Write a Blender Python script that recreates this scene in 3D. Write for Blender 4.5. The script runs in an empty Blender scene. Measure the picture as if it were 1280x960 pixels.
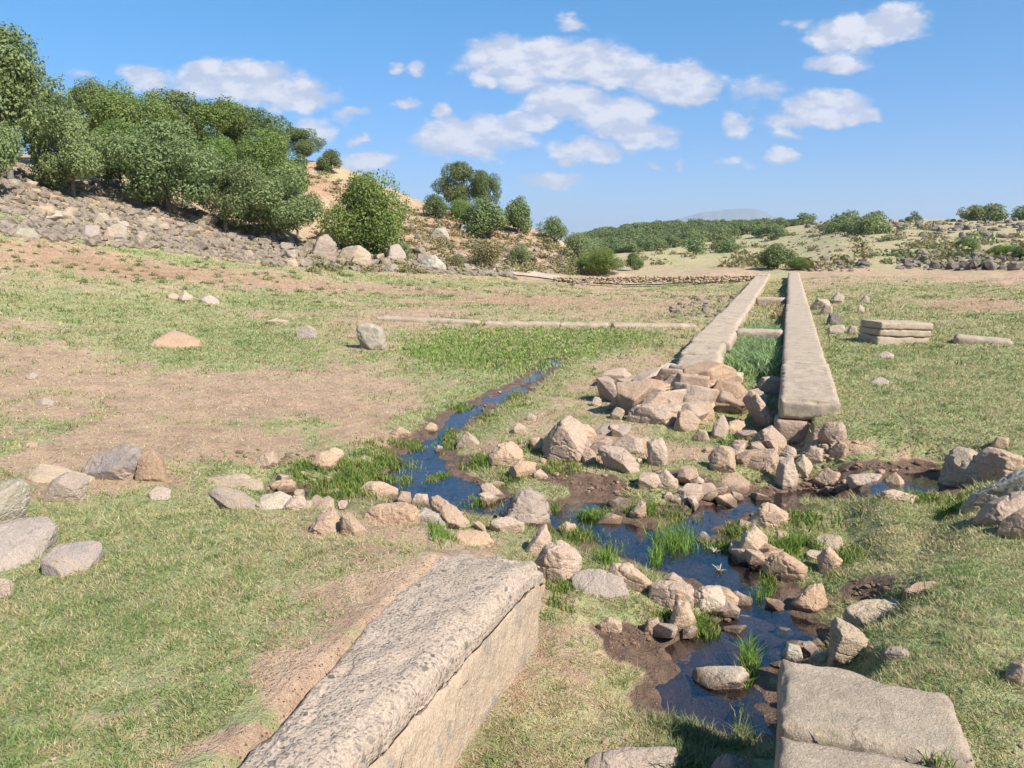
import bpy, bmesh, math, random
import numpy as np
from mathutils import Vector, Matrix

# ------------------------------------------------------------------ camera, sky, sun, exposure
S = bpy.context.scene
COL = S.collection
W0, H0, FPX = 1280.0, 960.0, 960.0
CAM = np.array([0.0, 0.0, 1.6])
YAW, PITCH = math.radians(19.57), math.radians(10.5)
cd = bpy.data.cameras.new('camera'); co = bpy.data.objects.new('camera', cd); COL.objects.link(co)
co.location = CAM; co.rotation_euler = (math.pi/2 - PITCH, 0, YAW)
cd.sensor_width = 36; cd.lens = 36*FPX/W0; cd.clip_start = 0.05; cd.clip_end = 30000
S.camera = co
SUN_EL = math.radians(44)
SUN_H = np.array([0.93, -0.37]); SUN_H /= np.linalg.norm(SUN_H)
SUN_ROT = math.atan2(SUN_H[0], SUN_H[1])
sl = bpy.data.lights.new('sun', 'SUN'); so = bpy.data.objects.new('sun', sl); COL.objects.link(so)
sl.energy = 4.8; sl.angle = math.radians(0.53); sl.color = (1.0, 0.94, 0.84)
sd = Vector((SUN_H[0]*math.cos(SUN_EL), SUN_H[1]*math.cos(SUN_EL), math.sin(SUN_EL)))
so.rotation_euler = (-sd).to_track_quat('-Z', 'Y').to_euler()
S.view_settings.view_transform = 'Standard'; S.view_settings.look = 'None'
S.view_settings.exposure = 0.88; S.view_settings.gamma = 1.0
S.view_settings.use_curve_mapping = False
S.cycles.max_bounces = 5; S.cycles.diffuse_bounces = 2; S.cycles.glossy_bounces = 2; S.cycles.transmission_bounces = 3; S.cycles.transparent_max_bounces = 6
S.cycles.use_adaptive_sampling = True; S.cycles.adaptive_threshold = 0.015; S.cycles.use_denoising = True
SKY_STRENGTH = 0.085
FH = np.array([-math.sin(YAW), math.cos(YAW), 0.0]); RH = np.array([math.cos(YAW), math.sin(YAW), 0.0])
FW = FH*math.cos(PITCH) + np.array([0, 0, -math.sin(PITCH)])
UP = FH*math.sin(PITCH) + np.array([0, 0, math.cos(PITCH)])

def ray(px, v):
    px = np.asarray(px, float); v = np.asarray(v, float)
    return ((px-640)/FPX)[..., None]*RH + ((480-v)/FPX)[..., None]*UP + FW
def proj(P):
    q = np.asarray(P, float) - CAM
    d = q @ FW
    return 640 + FPX*(q @ RH)/d, 480 - FPX*(q @ UP)/d, d

# world: sky with procedural cumulus
class NT:
    def __init__(s, tree): s.t = tree; s.n = tree.nodes; s.l = tree.links; s.n.clear()
    def new(s, typ, **k):
        n = s.n.new(typ)
        for a, b in k.items(): setattr(n, a, b)
        return n
    def put(s, node, idx, val):
        if val is None: return
        sock = node.inputs[idx]
        if isinstance(val, bpy.types.NodeSocket): s.l.new(val, sock)
        else: sock.default_value = val
    def math(s, op, a, b=None, c=None, clamp=False):
        n = s.new('ShaderNodeMath', operation=op, use_clamp=clamp)
        s.put(n, 0, a); s.put(n, 1, b); s.put(n, 2, c); return n.outputs[0]
    def vmath(s, op, a, b=None, out=0):
        n = s.new('ShaderNodeVectorMath', operation=op)
        s.put(n, 0, a); s.put(n, 1, b); return n.outputs[out]
    def noise(s, vec, scale, detail=4, rough=.55, dist=0.0, col=False):
        n = s.new('ShaderNodeTexNoise'); s.put(n, 'Vector', vec)
        n.inputs['Scale'].default_value = scale; n.inputs['Detail'].default_value = detail
        n.inputs['Roughness'].default_value = rough; n.inputs['Distortion'].default_value = dist
        return n.outputs['Color' if col else 'Fac']
    def voro(s, vec, scale, feature='F1', out='Distance', rnd=1.0):
        n = s.new('ShaderNodeTexVoronoi', feature=feature); s.put(n, 'Vector', vec)
        n.inputs['Scale'].default_value = scale
        n.inputs['Randomness'].default_value = rnd
        return n.outputs[out]
    def ramp(s, fac, stops, interp='LINEAR'):
        n = s.new('ShaderNodeValToRGB'); s.put(n, 0, fac); r = n.color_ramp; r.interpolation = interp
        while len(r.elements) < len(stops): r.elements.new(0.5)
        for e, (p, c) in zip(r.elements, stops):
            e.position = p; e.color = (c, c, c, 1) if isinstance(c, (int, float)) else (*c, 1)
        return n.outputs[0]
    def mix(s, fac, a, b, mode='MIX'):
        n = s.new('ShaderNodeMix', data_type='RGBA', blend_type=mode)
        s.put(n, 0, fac)
        s.put(n, 6, a if isinstance(a, bpy.types.NodeSocket) else (*a, 1))
        s.put(n, 7, b if isinstance(b, bpy.types.NodeSocket) else (*b, 1))
        return n.outputs[2]
    def sstep(s, x, lo, hi, a=0.0, b=1.0):
        n = s.new('ShaderNodeMapRange', interpolation_type='SMOOTHSTEP')
        s.put(n, 0, x); s.put(n, 1, lo); s.put(n, 2, hi); s.put(n, 3, a); s.put(n, 4, b); return n.outputs[0]

CLOUDS = [(690,76,112,26,1),(635,66,56,20,1),(765,86,60,20,1),(842,106,58,21,1),(872,116,28,17,1),(715,128,62,22,.9),(770,142,52,24,.9),
 (803,168,44,20,.85),(655,106,36,13,.7),(604,99,20,8,.7),(592,170,64,24,1),(556,176,46,14,.8),(562,156,28,14,.85),(640,176,28,14,.8),
 (664,152,32,14,1),(642,146,14,8,.6),(550,136,13,8,.6),(730,187,46,16,1),(692,223,40,11,.75),(300,106,82,26,1),(262,96,34,18,1),(362,122,58,20,1),
 (190,96,34,14,.8),(392,162,26,14,.55),(456,203,38,14,.9),(498,88,13,8,.65),(523,89,11,7,.6),(508,132,16,9,.5),(441,145,28,8,.45),(448,172,11,6,.5),
 (1064,42,52,22,1),(1118,26,44,20,1),(1045,78,38,12,.75),(1034,136,54,20,1),(1072,142,32,12,.9),(988,150,32,12,.7),(982,168,20,9,.7),
 (974,197,20,11,.95),(920,156,19,17,.85),(715,27,18,9,.5),(950,112,34,14,.42),(1000,30,16,6,.45),(100,95,16,8,.4),(820,208,9,6,.4),(848,207,8,6,.4),(915,202,26,6,.35)]
wd = bpy.data.worlds.new('World'); S.world = wd; wd.use_nodes = True
wd.cycles.sampling_method = 'MANUAL'; wd.cycles.sample_map_resolution = 256
T = NT(wd.node_tree)
sky = T.new('ShaderNodeTexSky', sky_type='NISHITA', sun_disc=False, sun_elevation=SUN_EL, sun_rotation=SUN_ROT,
            altitude=600, air_density=1.0, dust_density=0.35, ozone_density=2.2)
tc = T.new('ShaderNodeTexCoord'); D = tc.outputs['Generated']
den = T.math('MAXIMUM', T.math('ABSOLUTE', T.vmath('DOT_PRODUCT', D, tuple(FH), out=1)), .02)
uu = T.math('DIVIDE', T.vmath('DOT_PRODUCT', D, tuple(RH), out=1), den)
vv = T.math('DIVIDE', T.vmath('DOT_PRODUCT', D, (0, 0, 1), out=1), den)
cmb = T.new('ShaderNodeCombineXYZ'); T.put(cmb, 0, uu); T.put(cmb, 1, vv)
P0 = cmb.outputs[0]
w1 = T.vmath('SUBTRACT', T.noise(T.vmath('MULTIPLY', P0, (1, 1.6, 1)), 20, 5, .58, col=True), (.5, .5, .5))
P1 = T.vmath('ADD', P0, T.vmath('MULTIPLY', w1, (.060, .040, 0)))
acc = None
for (cx, cy, rx, ry, a) in CLOUDS:
    r = ray(cx, cy); dn = r @ FH
    c = (float(r @ RH/dn), float(r[2]/dn), 0)
    k = FPX*.97
    ln = T.vmath('LENGTH', T.vmath('MULTIPLY', T.vmath('SUBTRACT', P1, c), (k/rx/1.1, k/ry/1.1, 0)), out=1)
    e = T.math('MULTIPLY', T.math('SUBTRACT', 1.0, ln), a)
    acc = e if acc is None else T.math('SMOOTH_MAX', acc, e, .10)
fine = T.noise(T.vmath('MULTIPLY', P0, (1, 2.0, 1)), 24, 7, .60)
fine2 = T.noise(T.vmath('ADD', T.vmath('MULTIPLY', P0, (1, 2.0, 1)), (.012, .040, 0)), 24, 5, .56)
dens = T.math('ADD', acc, T.math('MULTIPLY', T.math('SUBTRACT', fine, .5), .8))
alpha = T.sstep(dens, -.06, .40)
alpha = T.math('MULTIPLY', alpha, .88)
lit = T.math('ADD', T.math('MULTIPLY', T.math('SUBTRACT', fine, fine2), 1.8), T.math('MULTIPLY', acc, .45), clamp=True)
ccol = T.mix(T.sstep(lit, .0, .5), (4.0, 4.2, 5.1), (5.9, 5.8, 6.1))
# the sky's own colour, a touch deeper blue aloft as the camera saw it
hs = T.new('ShaderNodeHueSaturation'); T.put(hs, 4, sky.outputs[0]); hs.inputs['Saturation'].default_value = 1.12; hs.inputs['Value'].default_value = 1.0
el = T.new('ShaderNodeSeparateXYZ'); T.put(el, 0, D)
skyc = T.mix(T.sstep(el.outputs[2], -.02, .42), (.47, .60, .94), (.35, .98, 1.12))
skyc = T.mix(1.0, hs.outputs[0], skyc, 'MULTIPLY')
bg = T.new('ShaderNodeBackground'); T.put(bg, 0, T.mix(alpha, skyc, ccol)); bg.inputs[1].default_value = SKY_STRENGTH
ow = T.new('ShaderNodeOutputWorld'); T.l.new(bg.outputs[0], ow.inputs[0])

# ------------------------------------------------------------------ numeric noise
def _h(ix, iy, iz, seed):
    n = (ix.astype(np.int64)*374761393 + iy.astype(np.int64)*668265263 + iz.astype(np.int64)*2147483647 + seed*1274126177) & 0xffffffff
    n = ((n ^ (n >> 13))*1274126177) & 0xffffffff
    n = ((n ^ (n >> 15))*2246822519) & 0xffffffff
    return ((n ^ (n >> 16)) & 0xffffff)/float(0xffffff)
def vnoise(x, y, z=0.0, seed=0):
    x = np.asarray(x, float); y = np.asarray(y, float); z = np.zeros_like(x)+z
    ix, iy, iz = np.floor(x), np.floor(y), np.floor(z)
    fx, fy, fz = x-ix, y-iy, z-iz
    fx, fy, fz = [f*f*f*(f*(f*6-15)+10) for f in (fx, fy, fz)]
    o = 0
    for a in (0, 1):
        for b in (0, 1):
            for c in (0, 1):
                w = (fx if a else 1-fx)*(fy if b else 1-fy)*(fz if c else 1-fz)
                o = o + w*_h(ix+a, iy+b, iz+c, seed)
    return o*2-1
def fbm(x, y, z=0.0, o=4, seed=0, g=.5):
    s = 0; a = 1; t = 0; f = 1.0
    for i in range(o):
        s = s + a*vnoise(np.asarray(x)*f, np.asarray(y)*f, np.asarray(z)*f, seed+i*17); t += a; a *= g; f *= 2.03
    return s/t
def sm(a, b, x):
    t = np.clip((x-a)/(b-a), 0, 1); return t*t*(3-2*t)

# ------------------------------------------------------------------ terrain
def zv(px, v, d):
    r = ray(px, v); return 1.6 + d*float(r[2]/math.hypot(r[0], r[1]))
def col(px, knots):
    out = []
    for k in knots:
        out.append((k[0], k[1]) if k[1] < 50 and len(k) == 2 else (k[0], zv(px, k[2], k[0])))
    return px, out
V = None
def vk(d, v): return (d, 99, v)
COLS = [
 col(-1500, [(1,-.05),(10,-.1),(20,.6),(30,3.2),(48,7),(70,9),(150,5),(400,0),(9500,-10)]),
 col(-300, [(1,-.05),(5,-.1),(6.2,-.25),(10,-.2),(18,.3),(24,1.2),(30,2.6),(48,8),(70,9),(150,5),(400,0),(9500,-10)]),
 col(0, [(1,-.08),(5.2,-.1),(6.2,-.33),(9.5,-.32),(17,0.0),vk(25,335),vk(29,290),vk(38,216),vk(48,196),vk(60,190),vk(90,215),(200,3),(400,0),(9500,-10)]),
 col(100, [(1,-.07),(5.1,-.1),(6.1,-.38),(10,-.36),(18,-.1),vk(26,338),vk(31,300),vk(39,233),vk(50,203),vk(62,197),vk(95,220),(200,3),(400,0),(9500,-10)]),
 col(200, [(1,-.06),(5.0,-.1),(6.0,-.42),(10,-.40),(18,-.18),vk(28,338),vk(33,302),vk(40,250),vk(52,210),vk(65,205),(100,4),(400,0),(9500,-10)]),
 col(300, [(1,-.06),(5.0,-.1),(6.0,-.46),(10,-.44),(18.5,-.25),vk(29,342),vk(35,312),vk(42,275),vk(54,214),vk(64,206),(90,5),(400,0),(9500,-10)]),
 col(400, [(1,-.06),(4.8,-.1),(5.7,-.50),(10,-.47),(18.5,-.32),vk(31,344),vk(37,322),vk(45,288),vk(55,222),vk(62,202),(80,6),(400,0),(9500,-10)]),
 col(455, [(1,-.06),(4.6,-.1),(5.5,-.50),(11,-.48),(19,-.36),vk(34,344),vk(39,325),vk(46,296),vk(55,246),vk(62,220),(78,5),(400,0),(9500,-10)]),
 col(520, [(1,-.06),(4.4,-.09),(5.2,-.50),(12,-.49),(19,-.38),vk(36,344),vk(40,328),vk(46,300),vk(54,262),vk(60,248),(76,3),(400,0),(9500,-10)]),
 col(600, [(1,-.06),(4.0,-.09),(4.7,-.50),(12,-.49),(19,-.38),vk(38,346),vk(42,333),vk(48,304),vk(55,276),vk(60,268),(74,2),(400,0),(9500,-10)]),
 col(690, [(1,-.1),(3.5,-.3),(4.4,-.50),(12,-.48),(19,-.38),vk(40,350),vk(45,338),vk(50,312),vk(55,295),(68,1),(400,0),(9500,-10)]),
 col(745, [(1,-.2),(3.5,-.4),(4.4,-.50),(12,-.46),(19,-.38),(42,-.52),(43.2,-.5),(44.0,-.14),vk(50,334),(60,.0),vk(110,325),vk(150,312),vk(200,294),(260,5),(400,2),(9500,-10)]),
 col(800, [(1,-.2),(3.5,-.42),(4.4,-.50),(12,-.44),(19,-.36),(42,-.55),(43.2,-.5),(44.0,-.14),(60,-.2),vk(110,322),vk(150,307),vk(205,284),(260,6),(400,4),(9500,-10)]),
 col(900, [(1,-.3),(3.5,-.45),(4.4,-.50),(8,-.45),(19,-.34),(42,-.5),(43.2,-.48),(44.0,-.14),(60,-.15),vk(100,323),vk(150,303),vk(215,281),(280,6),(400,4),(9500,-10)]),
 col(985, [(1,-.3),(2.8,-.4),(4.4,-.52),(7.4,-.45),(8.4,-.3),(19,-.25),(42,-.25),(44,-.14),(60,-.05),vk(90,319),vk(140,296),vk(190,281),(260,6),(400,5),(9500,-10)]),
 col(1060, [(1,-.08),(2.6,-.1),(3.3,-.30),(4.6,-.42),(5.4,-.50),(6.2,-.52),(7.3,-.34),(8.5,-.12),(20,-.1),(44,-.12),(60,.1),vk(90,305),vk(125,287),vk(150,278),(220,6.5),(400,5),(9500,-10)]),
 col(1150, [(1,-.08),(2.6,-.1),(3.4,-.16),(4.6,-.28),(5.3,-.42),(6.6,-.50),(7.4,-.24),(8.4,-.1),(20,-.1),(44,-.12),vk(58,331),vk(90,303),vk(125,284),vk(150,276),(220,6.5),(400,5),(9500,-10)]),
 col(1280, [(1,-.06),(2.6,-.08),(4.5,-.13),(6,-.18),(8,-.1),(20,-.02),(42,0),vk(58,324),vk(90,300),vk(125,283),vk(150,275),(220,6.5),(400,5),(9500,-10)]),
 col(1600, [(1,-.05),(4.5,-.1),(8,-.08),(20,0),(42,.2),(58,1),vk(90,297),vk(125,279),vk(150,271),(220,6.5),(400,5),(9500,-10)]),
 col(3000, [(1,-.05),(8,-.08),(20,0),(42,.2),(90,2),(150,5),(220,6.5),(400,5),(9500,-10)]),
]
def azpx(px): 
    r = ray(px, 340); return math.atan2(float(r @ RH), float(r @ FH))
LD0, LD1, NLD = math.log(.5), math.log(9600), 1000
def pchip(xs, ys, x):
    xs = np.array(xs); ys = np.array(ys); h = np.diff(xs); m = np.diff(ys)/h
    d = np.zeros(len(xs))
    for i in range(1, len(xs)-1):
        if m[i-1]*m[i] > 0:
            w1 = 2*h[i]+h[i-1]; w2 = h[i]+2*h[i-1]; d[i] = (w1+w2)/(w1/m[i-1]+w2/m[i])
    d[0] = m[0]; d[-1] = m[-1]
    i = np.clip(np.searchsorted(xs, x)-1, 0, len(h)-1)
    t = np.clip((x-xs[i])/h[i], 0, 1)
    return ys[i]*(1+2*t)*(1-t)**2 + d[i]*h[i]*t*(1-t)**2 + ys[i+1]*t*t*(3-2*t) + d[i+1]*h[i]*t*t*(t-1)
ldg = np.linspace(LD0, LD1, NLD)
caz = np.array([azpx(p) for p, _ in COLS])
tab = np.array([pchip([math.log(k[0]) for k in kn], [k[1] for k in kn], ldg) for _, kn in COLS])
NAZ = 721
azg = np.linspace(-math.pi/2, math.pi/2, NAZ)
full = np.array([pchip(caz, tab[:, j], np.clip(azg, caz[0], caz[-1])) for j in range(NLD)]).T   # [az, ld]
kk = np.exp(-.5*(np.arange(-6, 7)/2.6)**2); kk /= kk.sum()
pad = np.pad(full, ((6, 6), (0, 0)), mode='edge')
full = sum(kk[i]*pad[i:i+NAZ] for i in range(13))

def wl(x, y):   # water level
    return -.60 + .026*np.maximum(0, np.hypot(x, y)-7.5) + .21*sm(.40, .85, x)*sm(4.6, 5.2, y)*(1-sm(8.2, 9.0, y))
def plane_hit(px, v, f, n=3000):
    r = ray(px, v); t = np.exp(np.linspace(math.log(.8), math.log(400), n))
    P = CAM + t[:, None]*r
    g = P[:, 2]-f(P[:, 0], P[:, 1])
    k = np.argmax(g < 0)
    if g[k] >= 0: k = n-1
    a = g[k-1]/(g[k-1]-g[k]+1e-12)
    return P[k-1]+(P[k]-P[k-1])*a
STREAM_PX = [
 [(692,450,5),(674,468,7),(642,490,11),(602,506,12),(566,530,13),(545,548,14),(526,572,26),(520,594,44),(545,612,54),(592,630,42),(640,638,32),(694,648,28),(735,656,40),(790,676,56),(850,694,58),(905,718,52),(945,750,44),(975,784,46),(930,806,60),(880,822,66),(858,848,34),(890,872,60),(915,895,46)],
 [(1152,603,40),(1110,608,20),(1062,612,12),(1002,616,12),(940,628,28),(890,644,36),(858,664,38),(848,686,40)],
 [(752,630,20),(715,640,16),(690,646,14)],
 [(352,617,10),(396,618,18)],
]
STREAM = []
for pl in STREAM_PX:
    q = []
    for (px, v, w) in pl:
        P = plane_hit(px, v, wl); dep = (P-CAM) @ FW
        q.append((P[0], P[1], w*dep/FPX))
    STREAM.append(np.array(q))
def stream_sd(x, y):
    """signed distance-like value to the water edge (negative inside)"""
    best = np.full(x.shape, 9.0)
    for q in STREAM:
        for a, b in zip(q[:-1], q[1:]):
            dx, dy = b[0]-a[0], b[1]-a[1]
            t = np.clip(((x-a[0])*dx+(y-a[1])*dy)/(dx*dx+dy*dy), 0, 1)
            d = np.hypot(x-a[0]-t*dx, y-a[1]-t*dy)-(a[2]+(b[2]-a[2])*t)
            best = np.minimum(best, d)
    return best
LW0, LW1 = -1.66, -1.12      # left wall faces
RW0, RW1 = 0.0, 0.575        # right wall faces
FL0, FL1 = -1.42, -.88      # far left wall faces
def base_z(x, y):
    d = np.clip(np.hypot(x, y), .51, 9500)
    az = np.arctan2(x*RH[0]+y*RH[1], x*FH[0]+y*FH[1])
    az = np.clip(az, -1.5, 1.5)
    fi = (az-azg[0])/(azg[1]-azg[0]); fj = (np.log(d)-LD0)/(LD1-LD0)*(NLD-1)
    i = np.clip(fi.astype(int), 0, NAZ-2); j = np.clip(fj.astype(int), 0, NLD-2)
    fi = fi-i; fj = fj-j
    return full[i, j]*(1-fi)*(1-fj)+full[i+1, j]*fi*(1-fj)+full[i, j+1]*(1-fi)*fj+full[i+1, j+1]*fi*fj
_hp = plane_hit(858, 500, lambda x, y: 0*x-.42)
HEAP = (float(_hp[0]), float(_hp[1]))
def height(x, y, fine=True):
    x = np.asarray(x, float); y = np.asarray(y, float)
    d = np.hypot(x, y)
    z = base_z(x, y)
    # the channel floor between the two walls
    lc = np.where(y < 6, -1.39, -1.19)
    inside = sm(-.06, .06, x-lc)*(1-sm(-.06, .06, x-.29))
    yy = np.clip(y, -3, 60)
    floor = -.45-.06*sm(2.2, 4.5, yy)+.10*sm(8.2, 9.5, yy)+.1*sm(14.9, 15.2, yy)
    breach = sm(3.4, 4.6, y)*(1-sm(7.4, 8.6, y))
    m = inside*np.where(y < 43.2, 1, 0)*(1-.75*breach)
    z = z*(1-m)+floor*m
    # terrace stays behind the left wall
    if fine:
        far = sm(24, 40, d)
        z = z + .10*sm(-3.9, -1.85, x)*(1-sm(-1.62, -1.5, x))*(1-sm(3.3, 3.7, y)) + (1-far)*(.034*fbm(x*1.1, y*1.1, 0, 4, 3) + .008*fbm(x*6, y*6, 0, 3, 9)) + far*(.22*fbm(x*.28, y*.28, 0, 4, 5))*(1-sm(400, 900, d))
        near = d < 30
        if near.any():
            sd = np.full(x.shape, 9.0); sd[near] = stream_sd(x[near], y[near])
            sd = sd + .17*fbm(x*2.9, y*2.9, 0, 4, 21) + .02
            z = z + .24*np.exp(-(((x-HEAP[0])/.75)**2+((y-HEAP[1])/.9)**2))
            w = wl(x, y)
            tgt = w+.012-.14*sm(.03, -.2, sd)
            t = sm(.0, .55, sd)
            zc = tgt*(1-t)+z*t + .02*(1-t)*fbm(x*9, y*9, 0, 2, 33)
            z = np.where(sd < .55, np.minimum(z, zc), z)
            z = z+.014*fbm(x*13, y*13, 0, 3, 57)*sm(-.05, .1, sd)*(1-sm(.5, 1.0, sd))
            # higher ground never dips under the water sheet away from the stream
            z = np.where((sd > .12) & (d < 22), np.maximum(z, w+.015+.03*sm(.12, .5, sd)+.012*fbm(x*7, y*7, 0, 2, 5)), z)
    return z
def hit(px, v):
    r = ray(px, v); t = np.exp(np.linspace(math.log(.8), math.log(400), 420)); P = CAM+t[:, None]*r
    g = P[:, 2]-height(P[:, 0], P[:, 1], False); k = int(np.argmax(g < .06))
    if g[k] >= .06: k = len(t)-1
    if t[k] < 30:
        t = np.linspace(t[k]*.93, t[k]*1.12, 60)
    else:
        t = np.linspace(t[max(k-12, 0)], t[min(k+14, 419)], 70)
    P = CAM+t[:, None]*r; g = P[:, 2]-height(P[:, 0], P[:, 1]); k = int(np.argmax(g < 0))
    if g[k] >= 0: return P[-1]
    if k == 0: return P[0]
    a = g[k-1]/(g[k-1]-g[k]+1e-12)
    return P[k-1]+(P[k]-P[k-1])*a

# ------------------------------------------------------------------ mesh helpers
def mk(name, verts, faces, mat=None, parent=None, origin=None, smooth=True, attrs=None):
    me = bpy.data.meshes.new(name)
    verts = np.asarray(verts, float)
    if origin is not None: verts = verts-np.asarray(origin, float)
    fa = faces if isinstance(faces, np.ndarray) else None
    if fa is not None:
        nf, k = fa.shape
        me.vertices.add(len(verts)); me.vertices.foreach_set('co', verts.ravel().astype(np.float32))
        me.loops.add(nf*k); me.loops.foreach_set('vertex_index', fa.ravel().astype(np.int32))
        me.polygons.add(nf); me.polygons.foreach_set('loop_start', (np.arange(nf)*k).astype(np.int32))
        me.polygons.foreach_set('loop_total', np.full(nf, k, np.int32))
        me.update(calc_edges=True)
    else:
        me.from_pydata([tuple(p) for p in verts], [], [tuple(f) for f in faces]); me.update()
    me.polygons.foreach_set('use_smooth', np.full(len(me.polygons), smooth, bool))
    if attrs:
        for an, arr in attrs.items():
            at = me.attributes.new(an, 'FLOAT_COLOR', 'POINT')
            a4 = np.ones((len(verts), 4), np.float32); a4[:, :arr.shape[1]] = arr
            at.data.foreach_set('color', a4.ravel())
    if mat: me.materials.append(mat)
    o = bpy.data.objects.new(name, me); COL.objects.link(o)
    if parent is not None:
        o.parent = parent
        if origin is not None: o.location = Vector(np.asarray(origin, float))-parent.location
    elif origin is not None: o.location = Vector(np.asarray(origin, float))
    return o
def tag(o, label, cat, group=None):
    o['label'] = label; o['category'] = cat
    if group: o['group'] = group
    return o
def struct(o, kind='structure'):
    o['kind'] = kind; return o
def empty(name, loc):
    o = bpy.data.objects.new(name, None); COL.objects.link(o); o.location = Vector([float(c) for c in loc]); o.empty_display_size = .2
    return o

# ------------------------------------------------------------------ materials
def mat(name):
    m = bpy.data.materials.new(name); m.use_nodes = True
    t = NT(m.node_tree)
    o = t.new('ShaderNodeOutputMaterial'); b = t.new('ShaderNodeBsdfPrincipled')
    t.l.new(b.outputs[0], o.inputs[0]); b.inputs['Specular IOR Level'].default_value = .25
    b.inputs['Roughness'].default_value = .9
    return m, t, b
def bump(t, b, h, dist, strength=1.0):
    n = t.new('ShaderNodeBump'); n.inputs['Strength'].default_value = strength; n.inputs['Distance'].default_value = dist
    t.l.new(h, n.inputs['Height']); t.l.new(n.outputs[0], b.inputs['Normal'])
def wpos(t): return t.new('ShaderNodeNewGeometry').outputs['Position']

def stone_mat(name, c1, c2, c3, wet=True, rnd=.25, scale=1.0, lichen=None):
    m, t, b = mat(name)
    P = wpos(t)
    oi = t.new('ShaderNodeObjectInfo').outputs['Random']
    P2 = t.vmath('ADD', P, t.vmath('SCALE', (13.1, 7.7, 3.3), None)) if False else P
    n1 = t.noise(P2, 5*scale, 6, .62); n2 = t.noise(P2, 34*scale, 5, .65); n3 = t.noise(P2, 130*scale, 3, .6)
    c = t.mix(t.ramp(n1, [(.34, 0.), (.62, 1.)]), c1, c2)
    c = t.mix(t.ramp(n2, [(.46, 0.), (.72, .75)]), c, c3)
    c = t.mix(.8, c, t.ramp(n3, [(.3, .62), (.5, 1.0), (.75, 1.25)]), 'MULTIPLY')
    if lichen:
        ln = t.noise(P2, 11*scale, 5, .7)
        c = t.mix(t.ramp(ln, [(.56, 0.), (.64, .8)]), c, lichen)
    pits = t.voro(P2, 60*scale)
    c = t.mix(t.ramp(pits, [(.06, .6), (.16, 0.)]), c, tuple(.35*k for k in c1))
    hs = t.new('ShaderNodeHueSaturation'); t.put(hs, 4, c)
    t.put(hs, 2, t.math('ADD', 1-rnd/2, t.math('MULTIPLY', oi, rnd)))
    t.put(hs, 1, t.math('ADD', .85, t.math('MULTIPLY', t.math('FRACT', t.math('MULTIPLY', oi, 7.31)), .3)))
    c = hs.outputs[0]
    if wet:   # damp stain where a stone stands in the stream
        sp = t.new('ShaderNodeSeparateXYZ'); t.put(sp, 0, P)
        zz = t.math('ADD', sp.outputs[2], t.math('MULTIPLY', t.noise(P, 14, 3), .06))
        wf = t.sstep(zz, -.548, -.50, .75, 0.)
        c = t.mix(wf, c, (.075, .045, .03))
    t.l.new(c, b.inputs['Base Color'])
    h = t.math('ADD', t.math('MULTIPLY', n2, .6), t.math('ADD', t.math('MULTIPLY', n1, 1.2), t.math('MULTIPLY', n3, .22)))
    bump(t, b, h, .022/scale)
    return m
M = {}
M['tan'] = stone_mat('tan_stone', (.46, .325, .23), (.37, .255, .18), (.50, .375, .275))
M['pale'] = stone_mat('pale_stone', (.42, .325, .235), (.34, .26, .185), (.47, .385, .29))
M['brown'] = stone_mat('brown_stone', (.33, .22, .155), (.40, .275, .19), (.44, .33, .25))
M['grey'] = stone_mat('grey_basalt', (.31, .245, .20), (.37, .29, .235), (.42, .345, .28))
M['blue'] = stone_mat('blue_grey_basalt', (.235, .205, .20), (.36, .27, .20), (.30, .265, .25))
M['lich'] = stone_mat('lichened_stone', (.34, .295, .235), (.39, .34, .265), (.27, .235, .19), lichen=(.46, .43, .355))
M['field'] = stone_mat('field_stone', (.36, .285, .215), (.27, .21, .155), (.44, .36, .275), wet=False, rnd=.45, scale=.3)
M['dark'] = stone_mat('dark_field_stone', (.17, .14, .115), (.23, .185, .15), (.30, .25, .21), wet=False, rnd=.5, scale=.3)

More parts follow.
